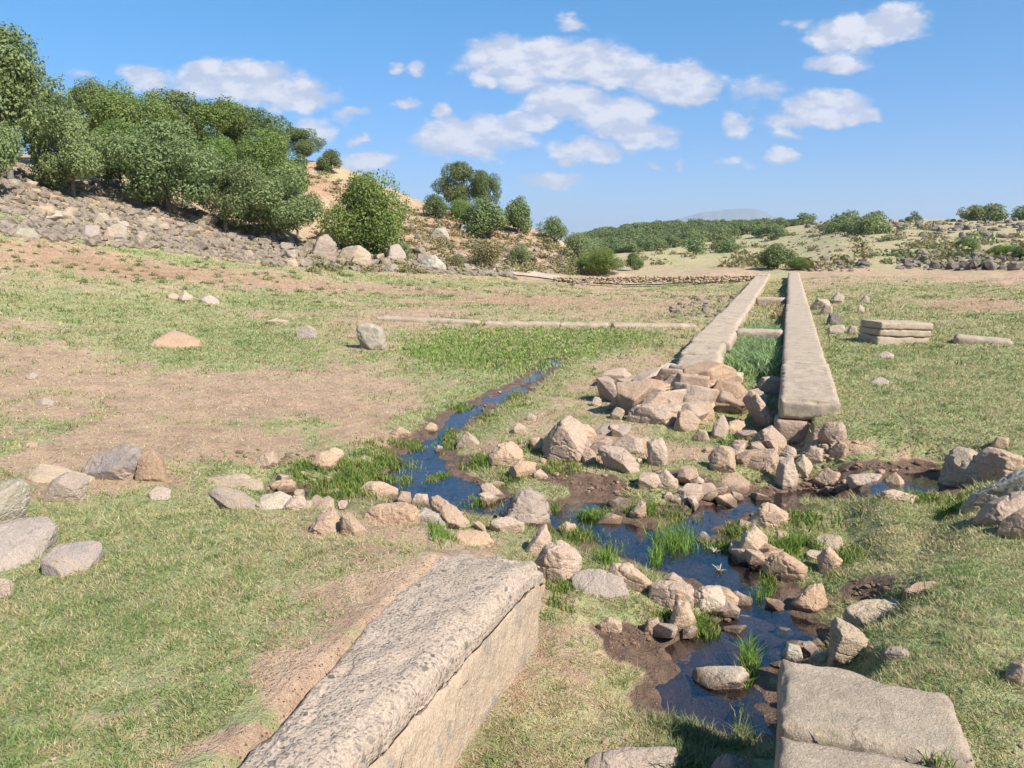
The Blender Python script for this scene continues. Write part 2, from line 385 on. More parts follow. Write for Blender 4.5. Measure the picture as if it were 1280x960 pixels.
def wall_mats():
    m, t, b = mat('exposed_aggregate'); P = wpos(t)
    Pd = t.vmath('ADD', P, t.vmath('MULTIPLY', t.noise(P, 30, 3, col=True), (.03, .03, .03))); v = t.voro(Pd, 58); vc = t.voro(Pd, 58, out='Color'); v2 = t.voro(P, 95); n = t.noise(P, 4, 5, .6); n2 = t.noise(P, 60, 4, .6)
    peb = t.ramp(t.vmath('DOT_PRODUCT', vc, (.5, .5, 0), out=1), [(.06, (.09, .075, .065)), (.35, (.18, .14, .115)), (.7, (.30, .235, .185)), (1., (.48, .40, .33))])
    mor = t.mix(n2, (.30, .23, .175), (.47, .365, .28))
    big = t.voro(Pd, 21); bigc = t.voro(Pd, 21, out='Color')
    bsel = t.math('MULTIPLY', t.ramp(big, [(.30, 1.), (.36, 0.)]), t.ramp(t.vmath('DOT_PRODUCT', bigc, (1, 0, 0), out=1), [(.62, 0.), (.66, 1.)]))
    sel = t.math('MULTIPLY', t.ramp(v, [(.34, 1.), (.52, 0.)]), t.ramp(t.noise(P, 14, 3, .6), [(.42, .25), (.62, 1.)]))
    c = t.mix(sel, mor, peb)
    c = t.mix(bsel, c, t.ramp(t.vmath('DOT_PRODUCT', bigc, (0, 1, 0), out=1), [(.1, (.12, .10, .085)), (.5, (.25, .20, .16)), (1., (.40, .335, .275))]))
    c = t.mix(t.ramp(n, [(.46, 0.), (.68, .75)]), c, t.mix(n2, (.30, .225, .165), (.42, .325, .245)))
    c = t.mix(.8, c, t.ramp(t.noise(P, 120, 4, .7), [(.3, .62), (.5, 1.), (.72, 1.3)]), 'MULTIPLY')
    t.l.new(c, b.inputs['Base Color'])
    h = t.math('ADD', t.math('MULTIPLY', t.ramp(v, [(.1, 1.), (.55, 0.)]), .45), t.math('ADD', t.math('MULTIPLY', n2, .8), t.math('MULTIPLY', n, 1.)))
    bump(t, b, h, .009); M['agg'] = m
    m, t, b = mat('old_lime_render'); P = wpos(t)
    n = t.noise(P, 2.6, 6, .6); n2 = t.noise(P, 16, 6, .65); n3 = t.noise(P, 90, 4, .6)
    c = t.mix(t.ramp(n, [(.35, 0.), (.65, 1.)]), (.45, .335, .235), (.36, .27, .195))
    c = t.mix(t.ramp(n2, [(.45, 0.), (.7, .7)]), c, (.49, .385, .28))
    c = t.mix(t.ramp(t.noise(P, 5.3, 3, .5), [(.60, 0.), (.64, .7)]), c, (.27, .23, .20))
    cr = t.voro(t.vmath('ADD', P, t.vmath('MULTIPLY', t.noise(P, 6, 4, col=True), (.35, .35, .35))), 2.1, 'DISTANCE_TO_EDGE')
    crf = t.math('MULTIPLY', t.ramp(cr, [(.003, 1.), (.014, 0.)]), t.ramp(t.noise(P, 1.7, 3, .5), [(.50, 0.), (.60, 1.)]))
    c = t.mix(t.math('MULTIPLY', crf, .6), c, (.16, .11, .08))
    c = t.mix(.7, c, t.ramp(n3, [(.3, .72), (.7, 1.18)]), 'MULTIPLY')
    t.l.new(c, b.inputs['Base Color'])
    h = t.math('SUBTRACT', t.math('ADD', t.math('MULTIPLY', n, 2.0), t.math('ADD', t.math('MULTIPLY', n2, 1.2), t.math('MULTIPLY', n3, .25))), t.math('MULTIPLY', crf, .8))
    bump(t, b, h, .022); M['render'] = m
    m, t, b = mat('weathered_concrete'); P = wpos(t)
    n = t.noise(P, 3, 6, .6); n2 = t.noise(P, 26, 6, .65); n3 = t.noise(P, 150, 3, .6); v = t.voro(P, 75)
    c = t.mix(t.ramp(n, [(.35, 0.), (.65, 1.)]), (.46, .355, .26), (.38, .29, .21))
    c = t.mix(t.ramp(n2, [(.45, 0.), (.68, .7)]), c, (.53, .425, .32))
    c = t.mix(t.ramp(v, [(.10, .55), (.2, 0.)]), c, (.17, .13, .10))
    st = t.noise(P, 7, 4, .55)
    c = t.mix(t.ramp(st, [(.50, 0.), (.66, .6)]), c, (.31, .245, .185))
    cr = t.voro(t.vmath('ADD', P, t.vmath('MULTIPLY', t.noise(P, 5, 4, .6, col=True), (.3, .3, .3))), 2.6, 'DISTANCE_TO_EDGE')
    c = t.mix(t.math('MULTIPLY', t.ramp(cr, [(.003, .7), (.012, 0.)]), t.ramp(t.noise(P, 2.3, 2), [(.5, 0.), (.58, 1.)])), c, (.12, .09, .07))
    c = t.mix(.8, c, t.ramp(n3, [(.3, .68), (.5, 1.), (.72, 1.28)]), 'MULTIPLY')
    t.l.new(c, b.inputs['Base Color'])
    bump(t, b, t.math('ADD', t.math('MULTIPLY', n2, .6), t.math('ADD', t.math('MULTIPLY', n, 1.2), t.math('MULTIPLY', t.noise(P, 85, 5, .75), .9))), .014); M['conc'] = m
    m, t, b = mat('rubble_masonry'); P = wpos(t)
    Pd = t.vmath('ADD', P, t.vmath('MULTIPLY', t.noise(P, 7, 4, col=True), (.12, .12, .12))); cell = t.voro(Pd, 7.5, out='Color'); ed = t.voro(Pd, 7.5, 'DISTANCE_TO_EDGE'); n2 = t.noise(P, 30, 5, .6)
    c = t.mix(t.vmath('DOT_PRODUCT', cell, (.5, .5, 0), out=1), (.30, .22, .165), (.48, .37, .28))
    c = t.mix(t.ramp(ed, [(.01, .6), (.04, 0.)]), c, (.24, .18, .13))
    c = t.mix(.7, c, t.ramp(n2, [(.3, .7), (.7, 1.2)]), 'MULTIPLY')
    t.l.new(c, b.inputs['Base Color'])
    bump(t, b, t.math('ADD', t.ramp(ed, [(0., 0.), (.12, 1.)]), t.math('MULTIPLY', n2, .6)), .03); M['mason'] = m
wall_mats()

def ground_mat():
    m, t, b = mat('ground'); P = wpos(t)
    at = t.new('ShaderNodeAttribute', attribute_name='mask')
    sp = t.new('ShaderNodeSeparateColor'); t.put(sp, 0, at.outputs['Color'])
    gr, red, wet = sp.outputs; dry = at.outputs['Alpha']
    nA = t.noise(P, 1.3, 6, .62); nB = t.noise(P, 9, 6, .65); nC = t.noise(P, 55, 5, .65); nD = t.noise(P, 200, 2, .6)
    soil = t.mix(t.ramp(nB, [(.35, 0.), (.65, 1.)]), (.46, .30, .20), (.555, .385, .265))
    soil = t.mix(t.ramp(nC, [(.48, 0.), (.72, .7)]), soil, (.34, .225, .145))
    rs = t.mix(t.ramp(nB, [(.35, 0.), (.65, 1.)]), (.36, .21, .12), (.43, .275, .175))
    soil = t.mix(red, soil, rs)
    g1 = t.mix(t.ramp(nB, [(.35, 0.), (.65, 1.)]), (.205, .255, .088), (.31, .345, .135))
    g1 = t.mix(t.ramp(nC, [(.40, 0.), (.70, .8)]), g1, (.46, .42, .23))
    dg = t.mix(t.ramp(nB, [(.35, 0.), (.65, 1.)]), (.35, .30, .15), (.44, .38, .20))
    g1 = t.mix(dry, g1, dg)
    nE = t.noise(P, 3.1, 6, .68)
    gx = t.math('ADD', t.math('ADD', t.math('ADD', gr, t.math('MULTIPLY', t.math('SUBTRACT', nE, .5), 1.3)), t.math('MULTIPLY', t.math('SUBTRACT', nB, .5), .8)), t.math('MULTIPLY', t.math('SUBTRACT', nC, .5), 1.0))
    c = t.mix(t.sstep(gx, .28, .66), soil, g1)
    c = t.mix(.9, c, t.ramp(t.noise(P, 2.2, 7, .7), [(.32, .70), (.5, 1.), (.7, 1.18)]), 'MULTIPLY')
    c = t.mix(.85, c, t.ramp(nD, [(.28, .66), (.5, 1.), (.74, 1.3)]), 'MULTIPLY')
    mud = t.mix(t.ramp(nB, [(.4, 0.), (.65, 1.)]), (.13, .08, .054), (.23, .145, .095))
    wx = t.math('ADD', wet, t.math('MULTIPLY', t.math('SUBTRACT', nB, .5), .7))
    wf = t.sstep(wx, .3, .7)
    c = t.mix(wf, c, mud)
    t.l.new(c, b.inputs['Base Color'])
    t.put(b, 'Roughness', t.math('SUBTRACT', .95, t.math('MULTIPLY', wf, .5)))
    h = t.math('ADD', t.math('MULTIPLY', nB, 1.4), t.math('ADD', t.math('MULTIPLY', nC, .7), t.math('MULTIPLY', nD, .18)))
    sp2 = t.voro(P, 75); spc = t.voro(P, 75, out='Color')
    pk = t.math('MULTIPLY', t.ramp(sp2, [(.20, 1.), (.34, 0.)]), t.ramp(t.vmath('DOT_PRODUCT', spc, (1, 0, 0), out=1), [(.70, 0.), (.74, 1.)]))
    bare = t.sstep(gx, .30, .62, 1., .25)
    pcol = t.ramp(t.vmath('DOT_PRODUCT', spc, (0, 1, 0), out=1), [(.1, (.15, .10, .07)), (.5, (.30, .22, .15)), (1., (.58, .47, .35))])
    c2 = t.mix(t.math('MULTIPLY', pk, bare), c, pcol)
    t.l.new(c2, b.inputs['Base Color'])
    bump(t, b, t.math('ADD', h, t.math('MULTIPLY', pk, .5)), .036)
    M['ground'] = m
ground_mat()

def leaf_mat(name, dark, light, trans=.35, attr='tint'):
    m = bpy.data.materials.new(name); m.use_nodes = True; t = NT(m.node_tree)
    o = t.new('ShaderNodeOutputMaterial')
    at = t.new('ShaderNodeAttribute', attribute_name=attr)
    sp = t.new('ShaderNodeSeparateColor'); t.put(sp, 0, at.outputs['Color'])
    oi = t.new('ShaderNodeObjectInfo').outputs['Random']
    c = t.mix(sp.outputs[0], dark, light)
    hs = t.new('ShaderNodeHueSaturation'); t.put(hs, 4, c)
    t.put(hs, 0, t.math('ADD', .488, t.math('MULTIPLY', oi, .024)))
    t.put(hs, 2, t.math('ADD', .86, t.math('MULTIPLY', t.math('FRACT', t.math('MULTIPLY', oi, 5.7)), .28)))
    b = t.new('ShaderNodeBsdfPrincipled'); t.l.new(hs.outputs[0], b.inputs['Base Color']); b.inputs['Roughness'].default_value = .6
    b.inputs['Specular IOR Level'].default_value = .3
    tr = t.new('ShaderNodeBsdfTranslucent'); t.l.new(hs.outputs[0], tr.inputs[0])
    mx = t.new('ShaderNodeMixShader'); mx.inputs[0].default_value = trans
    t.l.new(b.outputs[0], mx.inputs[1]); t.l.new(tr.outputs[0], mx.inputs[2]); t.l.new(mx.outputs[0], o.inputs[0])
    return m
M['oak'] = leaf_mat('oak_leaves', (.085, .125, .045), (.25, .305, .115), .35)
M['lime'] = leaf_mat('fresh_leaves', (.09, .145, .035), (.265, .34, .09), .4)
M['olive'] = leaf_mat('grey_green_leaves', (.11, .155, .06), (.30, .36, .15), .4)
M['dryleaf'] = leaf_mat('dry_shrub_leaves', (.14, .12, .05), (.30, .25, .12), .25)
M['scrub'] = leaf_mat('scrub_leaves', (.12, .16, .06), (.28, .32, .13), .35)
def blade_mat():
    m = bpy.data.materials.new('grass_blades'); m.use_nodes = True; t = NT(m.node_tree)
    o = t.new('ShaderNodeOutputMaterial'); at = t.new('ShaderNodeAttribute', attribute_name='tint')
    b = t.new('ShaderNodeBsdfPrincipled'); t.l.new(at.outputs['Color'], b.inputs['Base Color']); b.inputs['Roughness'].default_value = .65
    b.inputs['Specular IOR Level'].default_value = .2
    tr = t.new('ShaderNodeBsdfTranslucent'); t.l.new(at.outputs['Color'], tr.inputs[0])
    mx = t.new('ShaderNodeMixShader'); mx.inputs[0].default_value = .35
    t.l.new(b.outputs[0], mx.inputs[1]); t.l.new(tr.outputs[0], mx.inputs[2]); t.l.new(mx.outputs[0], o.inputs[0])
    M['blade'] = m
blade_mat()
def simple(name, c1, c2, sc=12, bd=.02):
    m, t, b = mat(name); P = wpos(t); n = t.noise(P, sc, 5, .6)
    t.l.new(t.mix(t.ramp(n, [(.3, 0.), (.7, 1.)]), c1, c2), b.inputs['Base Color']); bump(t, b, n, bd); return m
M['bark'] = simple('bark', (.10, .08, .065), (.26, .22, .18), 14)
M['mount'] = simple('mountain_rock', (.14, .13, .11), (.22, .20, .16), .01, 5)
M['dryplant'] = simple('dry_stalk', (.27, .24, .18), (.36, .33, .25), 40, .001)
def water_mat():
    m = bpy.data.materials.new('stream_water'); m.use_nodes = True; t = NT(m.node_tree)
    o = t.new('ShaderNodeOutputMaterial'); P = wpos(t)
    n = t.noise(P, 11, 3, .5, .4); n2 = t.noise(P, 38, 2, .5)
    bp = t.new('ShaderNodeBump'); bp.inputs['Strength'].default_value = .5; bp.inputs['Distance'].default_value = .008
    t.put(bp, 'Height', t.math('ADD', n, t.math('MULTIPLY', n2, .35)))
    g = t.new('ShaderNodeBsdfGlossy'); g.inputs['Roughness'].default_value = .03; t.l.new(bp.outputs[0], g.inputs['Normal'])
    tr = t.new('ShaderNodeBsdfTransparent'); tr.inputs[0].default_value = (.52, .51, .58, 1)
    lw = t.new('ShaderNodeLayerWeight'); lw.inputs[0].default_value = .5; t.l.new(bp.outputs[0], lw.inputs['Normal'])
    fr_ = t.math('ADD', .17, t.math('MULTIPLY', .83, t.math('POWER', lw.outputs['Facing'], 4.3)), clamp=True)
    mx = t.new('ShaderNodeMixShader'); t.l.new(fr_, mx.inputs[0]); t.l.new(tr.outputs[0], mx.inputs[1]); t.l.new(g.outputs[0], mx.inputs[2])
    t.l.new(mx.outputs[0], o.inputs[0]); M['water'] = m
water_mat()

# ------------------------------------------------------------------ ground masks (real patches of turf, soil and mud)
PATCH = [  # px, v, rx, ry, channel, amount    g grass, r red soil, d dry, w wet
 (110,385,120,20,'g',.55),(275,432,160,34,'g',.5),(330,395,120,22,'g',.25),(610,432,110,26,'g',.9),(770,422,70,16,'g',.7),(460,600,70,24,'g',.5),(380,590,40,18,'g',.4),
 (1150,490,220,90,'g',.5),(1160,380,220,36,'g',.35),(180,820,260,150,'g',.5),(120,690,160,70,'g',.45),(430,685,110,24,'g',.3),(560,470,60,26,'g',.2),
 (1190,730,140,120,'g',.42),(1060,650,70,24,'g',.35),(880,358,90,8,'g',.4),(400,378,170,10,'g',.35),(860,548,60,12,'g',.4),(190,318,170,5,'g',.5),(520,352,160,6,'g',.35),(40,280,50,7,'g',.5),
 (350,500,160,46,'g',-.5),(240,550,170,26,'g',-.6),(90,452,110,36,'g',-.25),(150,640,150,26,'g',.5),(320,645,90,22,'g',.4),(300,346,240,11,'g',-.35),(80,328,130,12,'g',-.5),(690,378,150,7,'g',-.5),(1240,382,70,9,'g',-.65),
 (380,850,66,54,'g',-.75),(320,930,110,30,'g',-.6),(100,900,40,16,'g',-.35),(60,780,30,10,'g',-.3),(170,820,30,10,'g',-.3),(450,745,40,22,'g',-.5),(1100,562,100,15,'g',-.8),(1010,560,60,30,'g',-.7),(210,745,60,8,'g',-.5),(240,660,30,8,'g',-.35),(1180,690,50,14,'g',-.3),
 (800,560,120,30,'g',-.35),(760,735,60,28,'g',-.3),(760,830,70,60,'g',-.15),(700,920,80,40,'g',.05),
 (300,346,240,11,'r',.5),(80,328,140,14,'r',.5),(690,378,160,9,'r',.5),(1240,382,80,10,'r',.5),(400,230,40,24,'r',.9),(620,300,90,24,'r',.6),(560,290,70,24,'r',.4),(400,235,46,26,'g',-.5),(600,296,110,26,'g',-.35),(300,540,200,50,'r',.15),(860,400,60,8,'r',.4),
 (840,450,70,40,'d',.5),(720,480,90,26,'d',.4),(560,235,60,18,'d',.9),(880,328,120,8,'d',.9),(1150,300,260,30,'d',.95),(500,410,200,20,'d',.3),(430,670,150,30,'d',.4),(700,860,110,100,'d',.5),(1130,680,90,40,'d',.35),(60,460,110,40,'d',.35),(1150,395,140,10,'d',.3),(650,395,260,8,'d',.4),
 (330,800,160,60,'d',.15),(960,380,30,12,'d',1),
 (740,602,70,14,'w',.9),(690,590,40,12,'w',.7),(880,602,70,20,'w',.8),(1000,608,70,10,'w',.8),(1080,735,36,16,'w',.75),(785,795,40,16,'w',.7),(800,820,30,14,'w',.7),(990,640,50,14,'w',.5),(1090,582,80,6,'w',.7),(330,572,70,10,'w',.3),(560,520,50,16,'w',.5),(450,620,90,16,'w',.6),(590,560,60,20,'w',.35),(1120,800,40,12,'w',.4),
]
PW = []
for (px, v, rx, ry, ch, a) in PATCH:
    c = hit(px, v); dep = (c-CAM) @ FW
    n_, f_ = hit(px, v+ry), hit(px, v-ry)
    rr = max(np.linalg.norm((n_-f_)[:2])/2, .05); rr = min(rr, dep*.8)
    ax = c[:2]/np.linalg.norm(c[:2])
    PW.append((c[0], c[1], ax, rr, rx*dep/FPX, ch, a))
def masks(x, y):
    x = np.asarray(x, float); y = np.asarray(y, float); d = np.hypot(x, y)
    nz = fbm(x*.55, y*.55, 0, 5, 41); nz2 = fbm(x*2.2, y*2.2, 0, 4, 43); nz3 = fbm(x*.12, y*.12, 0, 3, 47); nz4 = fbm(x*8, y*8, 0, 3, 49)
    g = .37+.36*nz+.40*nz2+.15*nz3; r = np.zeros_like(x)+.08; dr = .18+.35*np.abs(nz3)+.2*nz2; w = np.zeros_like(x)
    wx = x+.0; wy = y+.0
    for (cx, cy, ax, rr, rt, ch, a) in PW:
        dx, dy = wx-cx, wy-cy
        q = np.hypot((dx*ax[0]+dy*ax[1])/rr, (-dx*ax[1]+dy*ax[0])/rt)
        k = a*(1-sm(.45, 1.25, q+.45*nz+(.35*nz2 if ch != 'w' else .55*nz2+.45*nz4)))
        if ch == 'g': g = g+k
        elif ch == 'r': r = r+k
        elif ch == 'd': dr = dr+k
        else: w = w+k
    near = d < 30
    if near.any():
        sd = np.full(x.shape, 9.0); sd[near] = stream_sd(x[near], y[near])
        w = w+1.0*(1-sm(.0, .30, sd+.10*nz2+.12*nz4))
        g = g+.45*(1-sm(.15, .9, sd))*(1-w)
    strip = sm(-2.7, -2.0, x)*(1-sm(-1.7, -1.4, x))*(1-sm(3.0, 3.8, y))
    g = g-.22*strip
    g = np.where((x > -.9) & (x < 0) & (y > 8.3), 1.0, g)
    w = w*(1-strip)
    # hill sides beyond the meadow are thin turf on stony soil
    hill = sm(30, 42, d)*(1-sm(60, 90, d))
    g = g-.05*hill; dr = dr+.35*hill
    gf = sm(45, 62, d)*sm(-.02, .06, np.arctan2(x*RH[0]+y*RH[1], x*FH[0]+y*FH[1])-.06)
    g = g+(.60-g+.5*nz2+.45*nz)*gf; dr = dr+(.62-dr+.6*nz3+.5*nz)*gf; r = r*(1-.8*gf)
    return np.clip(np.stack([g, r, w, dr], -1), 0, 1)

# ------------------------------------------------------------------ ground sheet
def build_ground():
    A = np.radians(43.0)
    az = np.concatenate([np.linspace(-math.pi, -A, 70)[:-1], np.linspace(-A, A, 980), np.linspace(A, math.pi, 70)[1:-1]])
    d = np.concatenate([np.exp(np.linspace(math.log(.9), math.log(320), 780)), np.exp(np.linspace(math.log(335), math.log(9500), 40))])
    na, nd = len(az), len(d)
    AZ, DD = np.meshgrid(az, d, indexing='ij')
    x = DD*(np.cos(AZ)*FH[0]+np.sin(AZ)*RH[0]); y = DD*(np.cos(AZ)*FH[1]+np.sin(AZ)*RH[1])
    x = x.ravel(); y = y.ravel()
    z = height(x, y); mk_ = masks(x, y)
    cz = float(height(np.array([0.01]), np.array([.3]))[0])
    verts = np.stack([x, y, z], -1); verts = np.vstack([verts, [[0, 0, z[:nd].mean()*0+cz]]])
    mk_ = np.vstack([mk_, [[.4, .1, 0, .2]]])
    I = np.arange(na)[:, None]; J = np.arange(nd-1)[None, :]; I2 = (I+1) % na
    q = np.stack([I*nd+J, I*nd+J+1, I2*nd+J+1, I2*nd+J], -1).reshape(-1, 4)
    q = q[:, ::-1]
    tri = np.stack([np.full(na, na*nd), np.arange(na)*nd, ((np.arange(na)+1) % na)*nd], -1)[:, ::-1]
    # triangles stored as quads' sibling object would split the sheet, so the small cap joins as degenerate-free tris
    me = bpy.data.meshes.new('ground')
    me.vertices.add(len(verts)); me.vertices.foreach_set('co', verts.ravel().astype(np.float32))
    nl = len(q)*4+len(tri)*3
    me.loops.add(nl); me.loops.foreach_set('vertex_index', np.concatenate([q.ravel(), tri.ravel()]).astype(np.int32))
    me.polygons.add(len(q)+len(tri))
    me.polygons.foreach_set('loop_start', np.concatenate([np.arange(len(q))*4, len(q)*4+np.arange(len(tri))*3]).astype(np.int32))
    me.polygons.foreach_set('loop_total', np.concatenate([np.full(len(q), 4), np.full(len(tri), 3)]).astype(np.int32))
    me.update(calc_edges=True)
    me.polygons.foreach_set('use_smooth', np.ones(len(me.polygons), bool))
    at = me.attributes.new('mask', 'FLOAT_COLOR', 'POINT'); at.data.foreach_set('color', mk_.ravel().astype(np.float32))
    me.materials.append(M['ground'])
    o = bpy.data.objects.new('ground', me); COL.objects.link(o); struct(o)
build_ground()

def build_water():
    allp = np.vstack(STREAM); x0, y0 = allp[:, :2].min(0)-.7; x1, y1 = allp[:, :2].max(0)+.7
    st = .05
    xs = np.arange(x0, x1, st); ys = np.arange(y0, y1, st)
    X, Y = np.meshgrid(xs, ys, indexing='ij'); sd = stream_sd(X.ravel(), Y.ravel()).reshape(X.shape)
    ok = sd < .3
    idx = -np.ones(X.shape, int); Z = wl(X, Y)
    cell = ok[:-1, :-1] & ok[1:, :-1] & ok[1:, 1:] & ok[:-1, 1:]
    use = np.zeros(X.shape, bool)
    for a in (0, 1):
        for b in (0, 1): use[a:a+cell.shape[0], b:b+cell.shape[1]] |= cell
    idx[use] = np.arange(use.sum())
    verts = np.stack([X[use], Y[use], Z[use]], -1)
    ii, jj = np.nonzero(cell)
    f = np.stack([idx[ii, jj], idx[ii+1, jj], idx[ii+1, jj+1], idx[ii, jj+1]], -1)
    struct(mk('stream', verts, f, M['water']))
build_water()

# distant mountain, built at its own distance
def build_mountain():
    D0 = 7000.0
    pts = [(850,273),(862,269),(880,265),(893,264),(905,262.5),(922,260.5),(935,260),(948,262),(958,266),(968,271),(980,274)]
    px = np.linspace(846, 984, 90); pv = np.interp(px, [p[0] for p in pts], [p[1] for p in pts])+.6*fbm(px*.12, px*0, 0, 3, 3)
    rows = []
    for k, (s, dd) in enumerate([(0, -700), (.35, -480), (.7, -230), (1, 0), (.6, 300), (0, 700)]):
        z = np.array([zv(a, b, D0) for a, b in zip(px, pv)])*1.0
        zb = -10
        az = np.array([math.atan2(float(ray(a, 270) @ RH), float(ray(a, 270) @ FH)) for a in px])
        dist = D0+dd+90*fbm(px*.05+k, px*0, k, 2, 8)
        zz = zb+(z-zb)*s*(1+(.10*fbm(px*.06, px*0, k*3.1, 2, 5) if 0 < s < 1 else 0))
        rows.append(np.stack([dist*(np.cos(az)*FH[0]+np.sin(az)*RH[0]), dist*(np.cos(az)*FH[1]+np.sin(az)*RH[1]), zz], -1))
    V_ = np.vstack(rows); n = len(px)
    f = [(r*n+i, r*n+i+1, (r+1)*n+i+1, (r+1)*n+i) for r in range(5) for i in range(n-1)]
    struct(mk('mountain', V_, np.array(f), M['mount']))
build_mountain()

# ------------------------------------------------------------------ masonry
def rough_box(x0, x1, y0, y1, z0, z1, cell=.04, amp=.012, chip=.03, seed=0, freq=6.0, xf=None, top_only=False, ends=None):
    """box surface as a welded grid, worn: noise along normals and chipped edges"""
    n = [max(1, int(round((b-a)/cell))) for a, b in ((x0, x1), (y0, y1), (z0, z1))]
    n = [min(k, 240) for k in n]
    L = np.array([x0, y0, z0]); Sz = np.array([x1-x0, y1-y0, z1-z0])
    vid = {}; V_ = []; F = []
    def vert(i, j, k):
        key = (i, j, k)
        if key not in vid: vid[key] = len(V_); V_.append(key)
        return vid[key]
    for ax in range(3):
        a, b = (ax+1) % 3, (ax+2) % 3
        for side in (0, 1):
            if ax == 2 and side == 0: pass
            for i in range(n[a]):
                for j in range(n[b]):
                    c = []
                    for (p, q) in ((0, 0), (1, 0), (1, 1), (0, 1)):
                        t = [0, 0, 0]; t[ax] = n[ax]*side; t[a] = i+p; t[b] = j+q; c.append(vert(*t))
                    F.append(c if side else c[::-1])
    G = np.array(V_, float)/np.array(n)
    P = L+G*Sz
    N = np.zeros_like(P)
    for ax in range(3): N[:, ax] = np.where(G[:, ax] <= 0, -1, np.where(G[:, ax] >= 1, 1, 0))
    ctr = L+Sz/2
    e = np.minimum(G, 1-G)*Sz             # distance to each pair of faces
    es = np.sort(e, 1)
    nz = fbm(P[:, 0]*freq, P[:, 1]*freq, P[:, 2]*freq, 4, seed)
    P = P+N*(amp*nz)[:, None]
    ch = chip*(.35+.9*np.abs(fbm(P[:, 0]*7, P[:, 1]*7, P[:, 2]*7, 4, seed+5)))*(1+.8*(vnoise(P[:, 0]*2.3, P[:, 1]*2.3, P[:, 2]*2.3, seed+8) > .25))
    k = np.clip(1-es[:, 1]/(1.6*chip+1e-6), 0, 1)**1.5
    for ax in range(3):
        near = (e[:, ax] < es[:, 1]+1e-6)
        P[:, ax] -= np.sign(G[:, ax]-.5)*near*k*ch
    if ends:  # ragged far end: pull back the +y end unevenly
        t = np.clip((G[:, 1]-1+ends/Sz[1])/(ends/Sz[1]), 0, 1)
        P[:, 1] -= t*ends*.8*np.clip(.5+.9*fbm(P[:, 0]*4, P[:, 2]*4, 3.0, 3, seed+9), 0, 1)
    if xf is not None: P = xf(P)
    return P, np.array(F)
def oriented(p0, ang, tilt=(0, 0)):
    c, s = math.cos(ang), math.sin(ang)
    def f(P):
        P = P.copy(); P[:, 2] += P[:, 0]*tilt[0]+P[:, 1]*tilt[1]
        return np.stack([p0[0]+c*P[:, 0]-s*P[:, 1], p0[1]+s*P[:, 0]+c*P[:, 1], p0[2]+P[:, 2]], -1)
    return f

# near left wall
t = empty('channel_wall', (-1.58, 1.0, -.75)); tag(t, 'thick crumbling wall with pebbly cap and smooth rendered face, running out of the bottom edge', 'wall', 'ruined channel walls')
P, F = rough_box(LW0-.02, LW1+.008, -1.6, 3.74, -.145, .01, .018, .014, .026, 3, 11, ends=.30)
kx = np.clip((3.6-P[:, 1])/1.3, 0, 2.2); tx = (P[:, 0]-LW0)/(LW1-LW0)
P[:, 0] += -.075*kx*sm(.5, 1, tx)+.11*kx*(1-sm(0, .5, tx))
P[:, 2] -= .022*sm(.82, 1.0, tx+.12*fbm(P[:, 0]*5, P[:, 1]*5, 0, 3, 4))*(P[:, 2] > -.1)+.07*sm(3.35, 3.75, P[:, 1]+.2*fbm(P[:, 0]*4, P[:, 1]*4, 0, 3, 6))
mk('wall_cap', P, F, M['agg'], t, (-1.58, 1, -.07))
P, F = rough_box(LW0+.03, LW1, -1.6, 3.64, -.9, -.10, .03, .026, .04, 5, 2.2, ends=.22)
kx = np.clip((3.6-P[:, 1])/1.3, 0, 2.2); P[:, 0] -= .06*kx*sm(-.5, -.1, P[:, 2])*sm(.5, 1, (P[:, 0]-LW0)/(LW1-LW0))
mk('wall_face', P, F, M['render'], t, (-1.58, 1, -.5))
# near right wall
t = empty('channel_wall', (.29, 1.0, -.75)); tag(t, 'broad flat wall top of two concrete slabs with grass in the joint, bottom right', 'wall', 'ruined channel walls')
P, F = rough_box(.065, .655, 2.515, 2.99, -.2, .0, .013, .009, .026, 11, 10, ends=.12)
mk('wall_slab', P, F, M['conc'], t, (.29, 2.5, -.1))
P, F = rough_box(.06, .68, -1.2, 2.485, -.2, -.015, .015, .009, .024, 13, 10)
mk('wall_slab', P, F, M['conc'], t, (.29, .5, -.1))
P, F = rough_box(.08, .60, -1.2, 2.96, -.95, -.203, .03, .04, .05, 15, 5, ends=.16)
mk('wall_core', P, F, M['render'], t, (.29, 1, -.5))
# far right wall
t = empty('channel_wall', (.29, 25, -.6)); tag(t, 'long straight wall with flat tan top running away along the right of the channel', 'wall', 'ruined channel walls')
P, F = rough_box(RW0, RW1+.02, 8.30, 11.0, -.22, 0, .022, .014, .03, 21, 7)
mk('wall_cap', P, F, M['conc'], t, (.29, 9, -.07))
P, F = rough_box(RW0+.004, RW1-.004, 11.006, 21.4, -.15, -.003, .045, .008, .016, 22, 5)
mk('wall_cap', P, F, M['conc'], t, (.29, 16, -.07))
P, F = rough_box(RW0+.02, RW1-.01, 21.44, 43.4, -.15, .01, .09, .008, .012, 23, 4)
mk('wall_cap', P, F, M['conc'], t, (.29, 32, -.07))
P, F = rough_box(RW0+.02, RW1-.02, 8.70, 43.3, -.9, -.152, .06, .05, .05, 25, 3.5)
mk('wall_core', P, F, M['render'], t, (.29, 25, -.5))
for i_, (a_, b_, c_, d_, e_) in enumerate(((RW0-.03, .33, -.50, -.225, 8.28), (.345, RW1+.02, -.42, -.227, 8.31), (RW0-.03, .26, -.95, -.51, 8.27), (.28, RW1+.01, -.95, -.43, 8.30))):
    P, F = rough_box(a_, b_, e_, 8.72, c_, d_, .022, .022, .035, 120+i_, 6)
    mk('wall_block', P, F, M['tan'], t, ((a_+b_)/2, 8.5, (c_+d_)/2))
